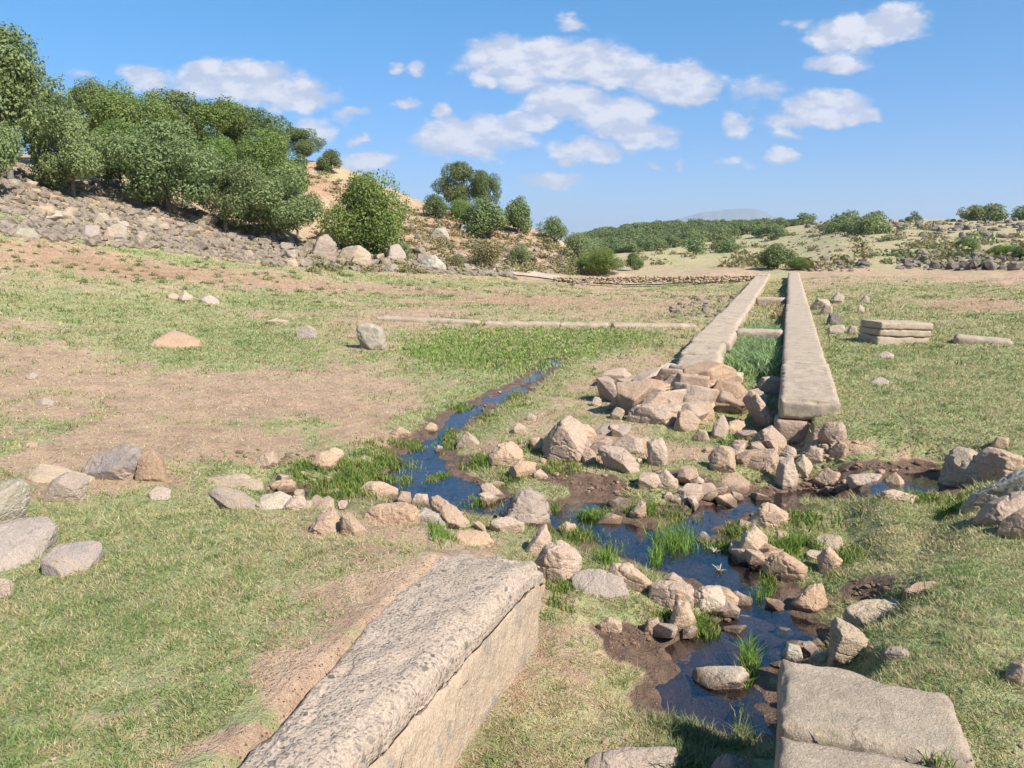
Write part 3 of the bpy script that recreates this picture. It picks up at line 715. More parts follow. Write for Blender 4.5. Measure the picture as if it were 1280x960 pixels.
# far left wall
t = empty('channel_wall', (-1.3, 25, -.6)); tag(t, 'worn wall of broad pinkish slabs along the left of the channel, near end collapsed', 'wall', 'ruined channel walls')
ys_ = [9.9, 10.35, 10.9, 11.9, 13.3, 15.6, 18.4, 22, 27, 33, 43.3]
for i_, (a_, b_) in enumerate(zip(ys_[:-1], ys_[1:])):
    r_ = random.Random(i_+4); e_ = max(0, 3-i_)
    P, F = rough_box(FL0-.05-.03*e_+r_.uniform(-.05, .04), FL1+.02+r_.uniform(-.05, .04), a_+.012, b_-.012, -.25, -.05, .035, .022, .035, 31+i_, 5)
    P[:, 2] += (P[:, 0]-FL1)*(.05*e_+r_.uniform(-.02, .02))-(b_-P[:, 1])*.08*e_+r_.uniform(-.015, .01)
    mk('wall_cap', P, F, M['conc'], t, (-1.3, (a_+b_)/2, -.07))
P, F = rough_box(FL0+.04, FL1, 10.1, 43.2, -.9, -.26, .07, .06, .06, 33, 3)
mk('wall_core', P, F, M['render'], t, (-1.3, 25, -.5))
# cross walls inside the channel
for (yy, lab, h) in ((15.1, 'low cross wall spanning the channel behind the green weeds', -.02), (24.5, 'second low cross wall in the far part of the channel', -.05)):
    P, F = rough_box(FL1+.025, RW0-.005, yy-.16, yy+.16, -.7, h, .05, .015, .03, int(yy), 5)
    tag(mk('cross_wall', P, F, M['conc'], None, (-.5, yy, -.5)), lab, 'wall')
# low kerb wall across the valley
def beam(name, a, b, w, h, sink, m, seed, cell=.06, chip=.03, amp=.02, parent=None, raise_=0.0):
    L = float(np.linalg.norm((b-a)[:2])); ang = math.atan2(b[1]-a[1], b[0]-a[0])
    mid = (a+b)/2
    P, F = rough_box(-L/2, L/2, -w/2, w/2, -sink, h, cell, amp, chip, seed, 5, xf=oriented(mid+np.array([0, 0, raise_]), ang, ((b[2]-a[2])/L, 0)))
    return mk(name, P, F, m, parent, mid)
k0 = hit(474, 401)
t = empty('kerb_wall', k0); tag(t, 'long low concrete kerb crossing the meadow above the green marsh', 'wall')
KP = [hit(474, 399.5), hit(598, 405.5), hit(606, 406), hit(700, 407.5), hit(760, 409), hit(765, 409), hit(868, 409.5)]
for i, (a, b) in enumerate(((0, 1), (2, 3), (3, 4), (5, 6))):
    beam('kerb_slab', KP[a], KP[b], .36, .085, .3, M['conc'], 40+i, .05, .02, .03, t)
# embankment wall of stacked stones
def stone_wall_mesh(a, b, h, seed, sz=.32):
    rng = random.Random(seed); L = float(np.linalg.norm((b-a)[:2])); u = (b-a)/L; n = np.array([u[1], -u[0], 0])
    Vs, Fs, off = [], [], 0
    rows = max(2, int(round(h/(sz*.62))))
    for r in range(rows):
        s = rng.uniform(0, .2)
        while s < L:
            w = sz*rng.uniform(.6, 1.5)
            v, f = rock_geo(rng.randint(0, 10**6), (w, sz*1.1, h/rows*1.15), 3)
            ang = math.atan2(u[1], u[0])
            c_, s_ = math.cos(ang), math.sin(ang)
            p = a+u*(s+w/2)+n*rng.uniform(-.05, .05)+np.array([0, 0, h/rows*(r)+rng.uniform(-.02, .02)])
            v = np.stack([c_*v[:, 0]-s_*v[:, 1], s_*v[:, 0]+c_*v[:, 1], v[:, 2]], -1)+p
            Vs.append(v); Fs.append(f+off); off += len(v); s += w*.97
    return np.vstack(Vs), np.vstack(Fs)

# ------------------------------------------------------------------ rocks
_ico = {}
def ico(l):
    if l not in _ico:
        bm = bmesh.new(); bmesh.ops.create_icosphere(bm, subdivisions=l, radius=1)
        v = np.array([tuple(p.co) for p in bm.verts]); v /= np.linalg.norm(v, axis=1)[:, None]
        f = np.array([[q.index for q in p.verts] for p in bm.faces]); bm.free(); _ico[l] = (v, f)
    return _ico[l]
def cut(dirs, N, D, k=26.0):
    q = dirs @ N.T
    r = np.where(q > 1e-3, D[None, :]/np.maximum(q, 1e-3), 50.0)
    rm = r.min(1, keepdims=True)
    return (-np.log(np.exp(-k*(r/rm-1)).sum(1))/k*rm[:, 0]+rm[:, 0])
def rock_geo(seed, dims, level=4):
    """angular stone sitting on z=0, dims = w (x), d (y), h"""
    rng = np.random.default_rng(seed); v, f = ico(level)
    n = rng.integers(6, 10)
    N = rng.normal(size=(n, 3)); N /= np.linalg.norm(N, axis=1)[:, None]; D_ = rng.uniform(.62, 1.0, n)
    B = np.array([[0, 0, -1], [1, 0, 0], [-1, 0, 0], [0, 1, 0], [0, -1, 0], [0, 0, 1]], float)+rng.normal(scale=.22, size=(6, 3))
    B /= np.linalg.norm(B, axis=1)[:, None]
    N = np.vstack([N, B]); D_ = np.concatenate([D_, rng.uniform(.75, .95, 6)])
    p = v*cut(v, N, D_, 70)[:, None]
    s = rng.uniform(0, 50)
    p = p*(1+.06*fbm(v[:, 0]*3+s, v[:, 1]*3, v[:, 2]*3, 3, 2))[:, None]
    lo, hi = p.min(0), p.max(0)
    p = (p-(lo+hi)/2)/(hi-lo)*np.array(dims)
    p[:, 2] += dims[2]/2
    return p, f
def hull_planes(pts):
    bm = bmesh.new()
    for p in pts: bm.verts.new(p)
    bmesh.ops.convex_hull(bm, input=bm.verts)
    bm.normal_update()
    N, D_ = [], []
    for fc in bm.faces:
        if fc.calc_area() < 1e-8: continue
        n = np.array(fc.normal); N.append(n); D_.append(float(n @ np.array(fc.verts[0].co)))
    bm.free()
    N = np.array(N); D_ = np.array(D_)
    s = np.sign(D_); N = N*s[:, None]; D_ = np.abs(D_)
    return N, D_
def rock_outline(poly, seed, level=6, thick=.8, lean=.45, lift=0.0):
    """convex stone whose outline, seen from where the photographer stood, follows poly; it has its own depth"""
    rng = np.random.default_rng(seed)
    poly = np.array(poly, float); cx = poly[:, 0].mean(); x0, x1 = poly[:, 0].min(), poly[:, 0].max()
    vb = poly[:, 1].max(); hh = vb-poly[:, 1].min()
    base = hit((x0+x1)/2, min(vb-.12*hh, 2000))
    if lean > .55: lean = min(lean+.42, 1.2)
    fw = base-CAM; fw[2] = 0; fw /= np.linalg.norm(fw)
    dep = (base-CAM) @ FW; wid = (x1-x0)*dep/FPX
    nrm = fw*math.cos(lean)-np.array([0, 0, 1])*math.sin(lean)     # the outline lies in a plane leaning back
    R = ray(poly[:, 0], poly[:, 1])
    org = base+np.array([0, 0, lift])
    t_ = ((org-CAM) @ nrm)/(R @ nrm)
    O = CAM+R*t_[:, None]
    hgt = max(O[:, 2].max()-O[:, 2].min(), .02)
    th = thick*math.sqrt(wid*max(hgt, wid*.45))*.5*(1-sm(.5, .9, lean)*.6)
    c = O.mean(0)
    pts = [*O]
    side = np.cross(fw, [0, 0, 1])
    fr_ = set(rng.permutation(len(O))[:max(3, len(O)//2)])
    for oi_, o in enumerate(O):   # front and back faces, smaller and uneven
        k = rng.uniform(.42, .82)
        q = c+(o-c)*k
        if oi_ in fr_: pts.append(q-nrm*th*rng.uniform(.55, 1.05)+np.array([0, 0, -.03*wid]))
        k = rng.uniform(.6, .95)
        q = c+(o-c)*k
        pts.append(q+nrm*th*rng.uniform(.4, .9)-np.array([0, 0, .06*wid]))
    bl = O[O[:, 2] < O[:, 2].min()+(.75 if lean > .55 else .5)*hgt]
    for o in bl: pts.append(o+np.array([0, 0, -.12*wid-.05])+fw*rng.uniform(-.1, .25)*wid)
    pts = np.array(pts); pts = pts+rng.normal(scale=.006*wid, size=pts.shape)
    c = pts.mean(0)
    ctr = c
    N, D_ = hull_planes(pts-ctr)
    if x1-x0 < 46: level = min(level, 5)
    v, f = ico(level)
    sc = np.median(D_)
    ne = 6
    E = rng.normal(size=(ne, 3)); E[:, 2] = np.abs(E[:, 2])*.8+.05; E /= np.linalg.norm(E, axis=1)[:, None]
    sup = ((pts-ctr) @ E.T).max(0)
    N = np.vstack([N, E]); D_ = np.concatenate([D_, sup*rng.uniform(.80, .98, ne)])
    r = cut(v, N, D_, 110)
    s = rng.uniform(0, 90)
    p = v*r[:, None]
    q = p/max(wid, 1e-3)
    nz = fbm(q[:, 0]*5+s, q[:, 1]*5, q[:, 2]*5, 4, 7)
    step = np.round(fbm(q[:, 0]*2.2+s, q[:, 1]*2.2, q[:, 2]*2.2, 2, 9)*4)/4
    q2 = q*np.array([1, 1, 1.6])
    rid = 1-np.abs(fbm(q2[:, 0]*3.1+s, q2[:, 1]*3.1, q2[:, 2]*3.1, 4, 15))*2
    p = p*(1+.026*nz+.02*step-.07*np.clip(rid-.72, 0, 1)/.28+.02*fbm(q[:, 0]*17+s, q[:, 1]*17, q[:, 2]*17, 3, 19))[:, None]
    Pw = p+ctr; vt = poly[:, 1].min()
    for it in range(3):
        u_, v_, d_ = proj(Pw); seen = v_ < vb+.10*hh
        a, b = u_[seen].min(), u_[seen].max(); k = (x1-x0)/max(b-a, 1e-3)
        mid = ((a+b)/2-640)/FPX*d_.mean(); tgt = ((x0+x1)/2-640)/FPX*d_.mean()
        h_ = Pw @ RH; h0 = ctr @ RH
        Pw = Pw+((h_-h0)*(k-1)+(tgt-mid))[:, None]*RH
        u_, v_, d_ = proj(Pw)
        sc_ = np.clip((vb-vt)/max(vb-v_.min(), 1e-3), .6, 1.7)
        Pw[:, 2] = base[2]+(Pw[:, 2]-base[2])*np.where(Pw[:, 2] > base[2], sc_, 1)
    Pw[:, 2] -= min(.03*wid, .02)
    return Pw, f, np.array([Pw[:, 0].mean(), Pw[:, 1].mean(), Pw[:, 2].min()])
ROCK_N = [0]
def rock(poly, m, label, group=None, thick=.8, lean=.45, level=6, name='rock', cat='rock', lift=0.0):
    ROCK_N[0] += 1
    P, F, org = rock_outline(poly, 1000+ROCK_N[0]*7, level, thick, lean, lift)
    return tag(mk(name, P, F, M[m], None, org), label, cat, group)
def R4(x0, y0, x1, y1, seed):
    """outline of an ordinary stone filling a frame"""
    rng = np.random.default_rng(seed); n = rng.integers(6, 8)
    a = np.sort(rng.uniform(0, 2*math.pi, n)+np.linspace(0, 2*math.pi, n, endpoint=False))/1.0
    a = np.linspace(0, 2*math.pi, n, endpoint=False)+rng.uniform(-.35, .35, n)
    p = np.stack([np.cos(a), np.sin(a)], -1)*rng.uniform(.85, 1.05, n)[:, None]
    lo, hi = p.min(0), p.max(0); p = (p-lo)/(hi-lo)
    return [(x0+(x1-x0)*q[0], y0+(y1-y0)*q[1]) for q in p]

RK = [
# --- standing and lying stones in the meadow
([(445,404),(462,402),(478,405),(483,425),(483,439),(463,440),(452,428),(446,418)],'lich','upright pale lichened boulder standing alone in the meadow, left of the marsh',dict(lean=.1)),
([(186,425),(205,413),(222,411),(252,424),(251,435),(220,438),(190,434)],'brown','flat reddish brown rock lying on the green turf of the left meadow',dict(lean=.7)),
([(369,412),(383,405),(397,412),(396,424),(372,424)],'grey','small dull grey stone on dry ground between reddish rock and upright boulder',dict(level=5)),
([(45,503),(55,496),(69,501),(68,508),(48,508)],'grey','small grey stone on the trampled turf at the far left, lower of two',dict(level=5)),
([(32,470),(40,464),(48,468),(46,476),(33,476)],'grey','tiny grey stone at the far left above a similar lower one',dict(level=5)),
([(28,556),(37,550),(49,554),(47,559),(30,559)],'brown','small dark brown stone on turf above the yellowish slab',dict(level=5)),
([(207,371),(216,365),(226,369),(224,375),(209,375)],'tan','leftmost of three little stones in a row on the left meadow',dict(level=5)),
([(222,372),(230,362),(242,370),(240,379),(224,379)],'pale','middle and tallest of three little stones in a row on the left meadow',dict(level=5)),
([(248,374),(262,367),(275,374),(272,381),(252,381)],'grey','rightmost of three little stones in a row on the left meadow',dict(level=5)),
([(329,402),(345,397),(361,400),(358,405),(332,405)],'pale','flat pale stone half sunk in turf, left of the long kerb',dict(level=5)),
# --- beside the upper stream
([(568,559),(583,538),(592,543),(602,555),(594,560)],'tan','small tan pyramid of stone on the bank right of the upper pool',dict()),
([(608,573),(622,555),(640,550),(652,560),(655,574),(640,584),(615,582)],'tan','squat tan rock with flat top, topmost of the pair right of the pool',dict()),
([(636,582),(650,574),(671,577),(668,587),(655,598),(640,596)],'tan','smooth tan stone tucked under the squat flat-topped rock',dict()),
([(665,590),(674,585),(685,595),(676,599),(667,598)],'tan','little tan chip right of the smooth stone on brown mud',dict(level=5)),
([(600,605),(612,602),(632,618),(628,626),(606,626)],'tan','tan wedge at the water edge left of the big grey-brown boulder',dict()),
([(606,604),(620,600),(636,603),(632,611),(612,611)],'tan','flat tan sliver behind the tan wedge at the pool',dict(level=5)),
([(627,641),(640,617),(660,606),(685,622),(689,641),(668,656),(640,662),(628,652)],'grey','biggest grey-brown boulder in midstream, faceted and pointed on top',dict(thick=.9)),
([(611,650),(635,644),(656,652),(655,663),(638,667),(618,661)],'tan','low tan rock at the left foot of the big grey-brown boulder',dict()),
([(449,609),(460,601),(485,600),(498,607),(494,619),(456,621)],'tan','flat-topped tan block in the reeds left of the pool',dict(lean=.55)),
([(454,641),(470,628),(505,625),(526,635),(521,652),(490,657),(458,652)],'tan','broad rounded tan rock at the near edge of the pool',dict()),
([(494,625),(502,613),(514,616),(516,631),(498,632)],'brown','small upright brown stone behind the broad rounded rock',dict(level=5)),
([(514,630),(520,616),(534,617),(538,632),(524,634)],'tan','small upright tan stone right of the small brown upright one',dict(level=5)),
([(519,642),(532,633),(548,640),(558,655),(540,664),(520,660)],'grey','greyish rock between the broad tan rock and a dark tilted slab',dict()),
([(536,622),(549,617),(572,634),(592,656),(586,666),(560,660),(545,640)],'brown','dark tilted slab sloping down to the right at the near pool edge',dict()),
([(385,662),(398,640),(418,630),(428,650),(431,670),(400,671)],'brown','pointed brown rock in grass at the left end of the pool stones',dict()),
([(424,645),(436,639),(459,662),(448,672),(428,670)],'tan','tan rock leaning on the right of the pointed brown rock',dict()),
([(542,563),(547,556),(554,558),(554,566),(545,567)],'lich','small whitish stone sitting in the upper stream',dict(level=5)),
([(637,538),(647,528),(658,535),(656,542),(640,543)],'tan','small tan stone on the bank above the squat rocks',dict(level=5)),
([(661,548),(672,545),(690,552),(688,566),(668,562)],'tan','tan stone left of the large rugged boulder in the bank',dict(level=5)),
([(678,550),(700,525),(722,517),(736,545),(731,577),(705,583),(684,566)],'tan','large rugged tan boulder in the bank, left of the slanted slab',dict(thick=.9)),
([(727,566),(737,558),(746,566),(745,580),(731,582)],'brown','dark little stone wedged between rugged boulder and slanted slab',dict(level=5)),
([(747,560),(757,555),(778,558),(800,575),(797,590),(780,593),(762,582)],'tan','slanted tan slab on the bank with its face to the stream',dict(lean=.3)),
([(764,556),(782,541),(804,548),(806,566),(786,570)],'tan','rounded tan stone behind the slanted slab',dict()),
([(808,552),(825,546),(835,560),(833,586),(811,582)],'tan','upright tan block in the middle of the grassy bank',dict(lean=.2)),
([(742,537),(755,527),(790,527),(782,545),(757,547)],'grey','mauve-grey flat slab at the left foot of the rubble heap',dict(lean=.75)),
([(700,548),(715,540),(727,552),(722,566),(704,562)],'pale','pale stone at the front of the rugged boulder',dict(level=5)),
([(655,522),(662,516),(671,520),(668,527),(657,527)],'tan','lone tan pebble-like stone on dry turf up the bank',dict(level=5)),
# --- rubble heap under the left wall
([(758,508),(768,492),(785,484),(809,490),(806,511),(780,514)],'brown','dark brown rounded rock at the left end of the rubble heap',dict(thick=1)),
([(781,523),(790,505),(820,500),(859,502),(851,523),(830,531),(795,528)],'tan','long blocky tan stone in the front of the rubble heap',dict(thick=.9)),
([(841,537),(848,515),(860,511),(876,525),(870,541),(850,542)],'brown','brownish upright stone right of the long blocky one in the heap',dict()),
([(762,518),(770,508),(781,512),(778,524),(765,526)],'pale','small pale stone under the dark brown rock of the heap',dict(level=5)),
([(738,505),(744,495),(752,500),(751,508),(740,509)],'tan','small upright stone on turf just left of the rubble heap',dict(level=5)),
([(800,502),(812,482),(832,478),(852,492),(846,508),(815,509)],'tan','tan rock at the top of the heap against the broken wall',dict(thick=1)),
([(846,490),(850,470),(868,464),(884,480),(874,494),(854,496)],'tan','blocky tan stone jammed beneath the broken wall end',dict(thick=1)),
([(866,494),(868,483),(875,479),(883,489),(878,499),(869,500)],'lich','small whitish stone in the dark hollow of the heap',dict(level=5)),
([(884,505),(893,489),(910,485),(926,498),(918,515),(895,518)],'tan','rounded tan stone at the right top of the heap',dict()),
([(928,496),(938,486),(948,489),(978,534),(975,545),(952,524)],'tan','long slab leaning diagonally between heap and right wall',dict(lean=.25,thick=.7)),
([(888,549),(892,528),(903,517),(912,533),(906,552)],'tan','pointed tan stone below the right top of the heap',dict()),
([(935,553),(950,535),(968,530),(985,552),(978,562),(950,563)],'brown','brown-topped rock at the foot of the leaning slab',dict()),
([(861,512),(872,498),(888,500),(893,516),(880,528),(866,526)],'brown','brown rock in the middle of the rubble heap',dict(thick=1)),
([(905,535),(916,523),(930,527),(934,541),(920,549),(908,547)],'tan','small block under the dark hollow beside the leaning slab',dict(level=5)),
([(818,486),(828,474),(842,474),(846,486),(834,494)],'pale','pale angular stone on top of the heap by the wall edge',dict(level=5)),
([(944,487),(950,471),(968,468),(984,475),(984,490),(962,494)],'tan','rounded tan stone lying in the channel under the right wall',dict()),
([(866,545),(873,536),(884,538),(887,549),(876,554)],'tan','small tan stone in front of the brownish upright one',dict(level=5)),
# --- stones between heap and stream
([(885,567),(900,555),(918,559),(920,580),(915,591),(898,592),(888,578)],'tan','tall pinkish block standing behind the broad flat stone in the mud',dict(lean=.15)),
([(886,609),(900,592),(920,588),(940,601),(936,612),(911,622)],'tan','broad flat pinkish stone in brown mud below a tall pinkish block',dict(lean=.8)),
([(926,566),(955,559),(974,561),(974,583),(948,590),(929,582)],'tan','squarish tan rock over a dark hollow right of the tall block',dict()),
([(967,597),(974,572),(992,569),(999,590),(994,611),(975,614)],'tan','upright tan rock with split face right of the dark hollow',dict(lean=.15)),
([(992,578),(1004,567),(1016,580),(1011,598),(997,598)],'pale','pale rock behind the split upright one',dict()),
([(940,549),(955,541),(972,548),(968,560),(947,560)],'tan','small stone behind the squarish rock',dict(level=5)),
([(1015,597),(1030,586),(1052,591),(1055,604),(1030,609)],'tan','low tan stone on the mud at the left of the right pool',dict()),
([(1059,594),(1080,590),(1103,590),(1101,607),(1066,608)],'tan','oblong tan stone across the little right-hand rill',dict(lean=.3)),
([(1104,600),(1118,589),(1131,602),(1126,611),(1108,610)],'tan','pointed stone at the left edge of the right pool',dict()),
([(1100,614),(1115,610),(1149,620),(1141,629),(1112,624)],'tan','thin flat stone at the near edge of the right pool',dict(lean=.8)),
([(804,607),(820,590),(833,585),(848,600),(841,611),(815,612)],'tan','tan ridge-topped stone in the mud under the grassy bank',dict()),
([(856,602),(870,594),(881,603),(876,610),(860,610)],'tan','small rounded tan stone right of the ridge-topped one',dict(level=5)),
([(836,621),(848,614),(858,620),(852,629),(840,629)],'pale','small pale stone below the ridge-topped one',dict(level=5)),
([(758,626),(775,620),(796,625),(800,633),(770,635)],'pale','thin pale slab in the stream behind a pair of stones',dict(lean=.8,level=5)),
([(785,642),(800,625),(808,627),(808,641),(796,650)],'tan','tilted tan stone at the right end of the thin pale slab',dict()),
([(742,654),(760,640),(779,643),(779,655),(757,662)],'tan','tan stone with dark wet foot in the stream, below the thin pale slab',dict()),
([(698,658),(708,651),(721,655),(721,667),(703,670)],'tan','small tan stone on brown mud right of the big boulder',dict(level=5)),
# --- around the near end of the left wall
([(655,690),(668,668),(682,654),(691,672),(690,690),(670,697)],'tan','pointed tan stone just behind the broken end of the near left wall',dict()),
([(667,702),(680,680),(700,673),(720,680),(724,706),(713,727),(682,729),(670,717)],'tan','round tan boulder with brown stains at the end of the near left wall',dict(thick=1)),
([(706,692),(718,684),(728,696),(725,714),(712,716)],'lich','pale lichened stone behind the stained round boulder',dict(level=5)),
([(712,717),(740,708),(780,721),(787,741),(742,749),(718,735)],'grey','wide greyish slab right of the stained round boulder',dict(lean=.6)),
([(755,729),(765,703),(782,701),(800,721),(818,729),(790,738)],'tan','tan peaked stone at the stream edge above the greyish slab',dict()),
([(810,732),(825,723),(868,727),(868,747),(838,760),(815,752)],'tan','wide tan block in the row along the near stream edge',dict()),
([(860,744),(880,730),(902,733),(912,757),(900,772),(873,768)],'tan','lumpy tan rock right of the wide block in the stream row',dict()),
([(832,789),(845,750),(858,747),(874,787),(852,792)],'tan','wedge of tan stone pointing up below the wide block',dict(lean=.3)),
([(800,792),(808,775),(822,770),(828,790),(815,796)],'brown','brown crumbly stone left of the upward wedge',dict(level=5)),
([(907,748),(920,737),(941,748),(941,760),(914,764)],'tan','small rounded tan stone at the right end of the stream row',dict(level=5)),
([(898,778),(908,767),(930,766),(969,780),(952,789),(910,790)],'tan','long low tan stone pointing into the water below the stream row',dict(lean=.6)),
([(789,699),(800,690),(821,690),(821,703),(799,709)],'tan','small reddish tan stone alone in open water by a bright tuft',dict(level=5)),
([(860,846),(866,833),(890,830),(926,830),(937,840),(930,857),(880,861)],'pale','pale oblong block in the near pool below the long low stone',dict(thick=.9)),
([(866,674),(878,663),(889,670),(881,683),(868,682)],'lich','small pale stone on weeds in midstream',dict(level=5)),
([(746,780),(760,770),(778,776),(775,790),(752,792)],'tan','low earthy stone in turf left of the muddy hollow',dict(level=5)),
# --- right bank
([(919,698),(926,670),(945,654),(960,667),(958,698),(935,704)],'tan','tall tan rock on the right bank of the stream, half in turf',dict()),
([(936,657),(945,632),(960,626),(986,641),(986,654),(955,662)],'tan','tan rock with small spur above the tall bank rock',dict()),
([(950,707),(965,689),(985,688),(1010,708),(1006,724),(972,731),(956,720)],'tan','bulging tan boulder at the right water edge with dark wet marks',dict(thick=.9)),
([(1005,676),(1030,666),(1054,668),(1051,686),(1028,693)],'pale','flat pale stone in turf above the right bank hollow',dict(lean=.75)),
([(1021,692),(1035,682),(1054,701),(1046,714),(1025,717)],'tan','tan wedge of stone in turf under the flat pale one',dict()),
([(988,752),(1010,732),(1028,727),(1036,756),(1022,767),(1000,763)],'tan','angular tan rock at the dark muddy hollow on the right bank',dict()),
([(1053,758),(1080,748),(1120,745),(1130,765),(1092,780),(1068,773)],'pale','flat pale rock in turf right of the muddy hollow',dict(lean=.7)),
([(1128,737),(1145,726),(1176,725),(1170,738),(1140,742)],'brown','low brownish stone sunk in the right-hand turf',dict(lean=.7,level=5)),
([(1035,818),(1037,775),(1045,769),(1070,785),(1096,812),(1078,822)],'pale','triangular pale stone standing at the far edge of the bottom right slab',dict(lean=.1)),
([(950,826),(958,812),(975,808),(985,818),(980,832),(960,834)],'tan','small tan stone at the left corner of the bottom right slab',dict(level=5)),
([(976,815),(985,803),(1000,806),(1004,820),(990,826)],'lich','small whitish stone on the far lip of the bottom right slab',dict(level=5,lift=.35)),
([(1010,822),(1020,812),(1036,816),(1034,828),(1018,830)],'lich','crumbly pale lump on the lip of the bottom right slab by the triangle stone',dict(level=5,lift=.3)),
([(1100,815),(1112,806),(1135,810),(1138,822),(1115,826)],'grey','greyish low stone at the right far corner of the bottom right slab',dict(level=5)),
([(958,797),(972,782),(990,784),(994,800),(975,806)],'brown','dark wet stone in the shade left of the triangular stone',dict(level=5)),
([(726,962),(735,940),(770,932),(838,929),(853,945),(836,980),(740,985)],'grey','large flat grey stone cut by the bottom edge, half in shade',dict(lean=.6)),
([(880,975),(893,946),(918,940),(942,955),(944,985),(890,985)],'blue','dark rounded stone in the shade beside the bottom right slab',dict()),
([(1170,605),(1178,572),(1195,556),(1216,560),(1237,576),(1238,606),(1203,615)],'pale','big cracked tan boulder right of the small blue pool',dict(thick=1)),
([(1212,572),(1235,556),(1275,562),(1300,585),(1270,605),(1230,600)],'tan','broad tan boulder behind the cracked one, by the right edge',dict(thick=1)),
([(1198,630),(1212,616),(1275,585),(1310,577),(1312,600),(1260,622),(1215,640)],'lich','long grey-topped slab slanting up to the right edge',dict(lean=.35,thick=.8)),
([(1212,648),(1230,628),(1265,615),(1310,610),(1312,660),(1250,655)],'brown','rough mottled rock under the long slanting slab',dict(thick=1)),
([(1245,664),(1258,640),(1280,630),(1310,650),(1305,680),(1262,674)],'tan','tan rock at the right edge below the mottled rock',dict()),
([(1252,845),(1260,826),(1282,820),(1300,840),(1285,858),(1260,856)],'brown','dark stone in the lower right turf at the frame edge',dict(level=5)),
([(1235,560),(1245,545),(1262,546),(1262,560),(1245,566)],'tan','small stone in turf behind the broad boulder at right',dict(level=5)),
# --- stones of the left terrace edge
([(98,590),(115,567),(150,553),(178,556),(190,575),(180,600),(120,602)],'blue','big blue-grey boulder on the edge of the left grass terrace',dict(thick=1)),
([(168,598),(176,565),(190,557),(207,575),(212,602),(190,606)],'brown','reddish brown flank stone on the right of the blue-grey boulder',dict(thick=1)),
([(30,594),(50,576),(85,582),(122,594),(122,604),(80,608),(40,608)],'pale','yellowish slab behind the two grey stones at the far left',dict(lean=.7)),
([(52,626),(65,600),(85,588),(112,594),(103,616),(72,632)],'grey','grey leaning stone in front of the yellowish slab',dict()),
([(-14,615),(5,600),(25,596),(39,607),(30,632),(10,645),(-14,660)],'lich','streaky whitish grey rock at the left edge',dict()),
([(-16,660),(20,648),(55,642),(73,656),(48,692),(10,712),(-16,720)],'grey','large smooth mauve slab lying in grass at the left edge',dict(lean=.75)),
([(50,704),(75,680),(122,672),(132,682),(107,716),(75,725)],'blue','dark rough stone sunk in grass right of the mauve slab',dict(lean=.6)),
([(-10,730),(4,722),(18,728),(16,744),(-10,752)],'tan','small tan stone at the left edge below the mauve slab',dict(level=5)),
([(185,616),(198,606),(215,610),(214,624),(190,628)],'grey','small mauve stone sunk in the terrace grass',dict(level=5,lean=.75)),
([(260,612),(276,605),(305,612),(337,634),(326,643),(288,632)],'blue','long blue-grey slab sloping into grass at the terrace edge',dict(lean=.7)),
([(244,610),(262,596),(300,589),(332,603),(318,614),(270,612)],'pale','crumbly pale rock behind the long blue-grey slab',dict(lean=.6)),
([(316,630),(330,617),(352,612),(372,620),(370,634),(340,640)],'pale','pale earthy stone right of the long blue-grey slab',dict(lean=.6)),
([(352,636),(364,620),(379,617),(384,630),(372,640)],'tan','small tan block at the terrace edge near a tiny pond',dict(level=5)),
([(366,620),(372,611),(381,613),(380,622),(370,623)],'tan','tiny tan stone behind the small tan block',dict(level=5)),
([(388,579),(398,566),(414,562),(424,572),(416,587),(396,588)],'brown','muddy clod-like rock in the reeds left of the pool',dict()),
([(318,580),(328,565),(343,562),(348,576),(336,584)],'brown','earthy lump at the edge of the bare ground above the tiny pond',dict()),
([(408,566),(418,558),(430,564),(426,574),(414,575)],'tan','small tan stone behind the muddy clod-like rock',dict(level=5)),
([(486,541),(499,532),(514,540),(511,546),(490,546)],'tan','small flat tan stone on the left bank of the upper stream',dict(level=5)),
([(529,535),(537,527),(547,532),(545,539),(532,540)],'tan','small tan stone by the narrow upper stream',dict(level=5)),
([(655,725),(668,712),(682,722),(680,740),(662,742)],'tan','low tan stone at the foot of the near left wall end',dict(level=5)),
([(560,672),(580,660),(612,664),(618,676),(590,684)],'tan','flat tan rock just behind the far end of the near left wall',dict(lean=.8)),
# --- under the front of the right wall
([(982,545),(985,516),(1000,509),(1022,514),(1024,545),(1003,552)],'tan','squared corner stone under the broken front of the right wall',dict(lean=.05)),
([(1022,540),(1032,527),(1056,526),(1059,548),(1040,556)],'tan','slanting stone right of the squared corner stone under the wall',dict(lean=.1)),
([(1000,572),(1012,556),(1028,560),(1030,576),(1012,582)],'tan','small earthy stone at the foot of the right wall front',dict(level=5)),
([(1036,562),(1046,550),(1060,556),(1058,570),(1042,574)],'tan','small stone by the right foot of the wall front',dict(level=5)),
([(975,566),(984,556),(996,560),(994,572),(980,574)],'tan','small stone left of the wall foot over the channel mouth',dict(level=5)),
# --- beyond the right wall
([(1033,416),(1036,406),(1057,405),(1058,416),(1044,418)],'pale','light squared block on turf right of the long wall',dict(lean=.1,level=5)),
([(1057,418),(1062,406),(1072,409),(1072,419)],'pale','little pale stone right of the light squared block',dict(level=5)),
([(1032,405),(1036,391),(1048,393),(1052,404),(1042,408)],'dark','dark upright stone behind the light squared block',dict(level=5,lean=.1)),
([(1024,392),(1030,380),(1041,383),(1040,394)],'tan','tan stone behind the dark upright one by the wall',dict(level=5)),
([(1070,424),(1080,411),(1096,419),(1095,429),(1080,428)],'grey','grey stone leaning at the left end of the layered block',dict(level=5)),
([(1010,386),(1022,372),(1036,376),(1040,386),(1022,389)],'pale','tilted pale slab on the turf beside the far wall',dict(level=5)),
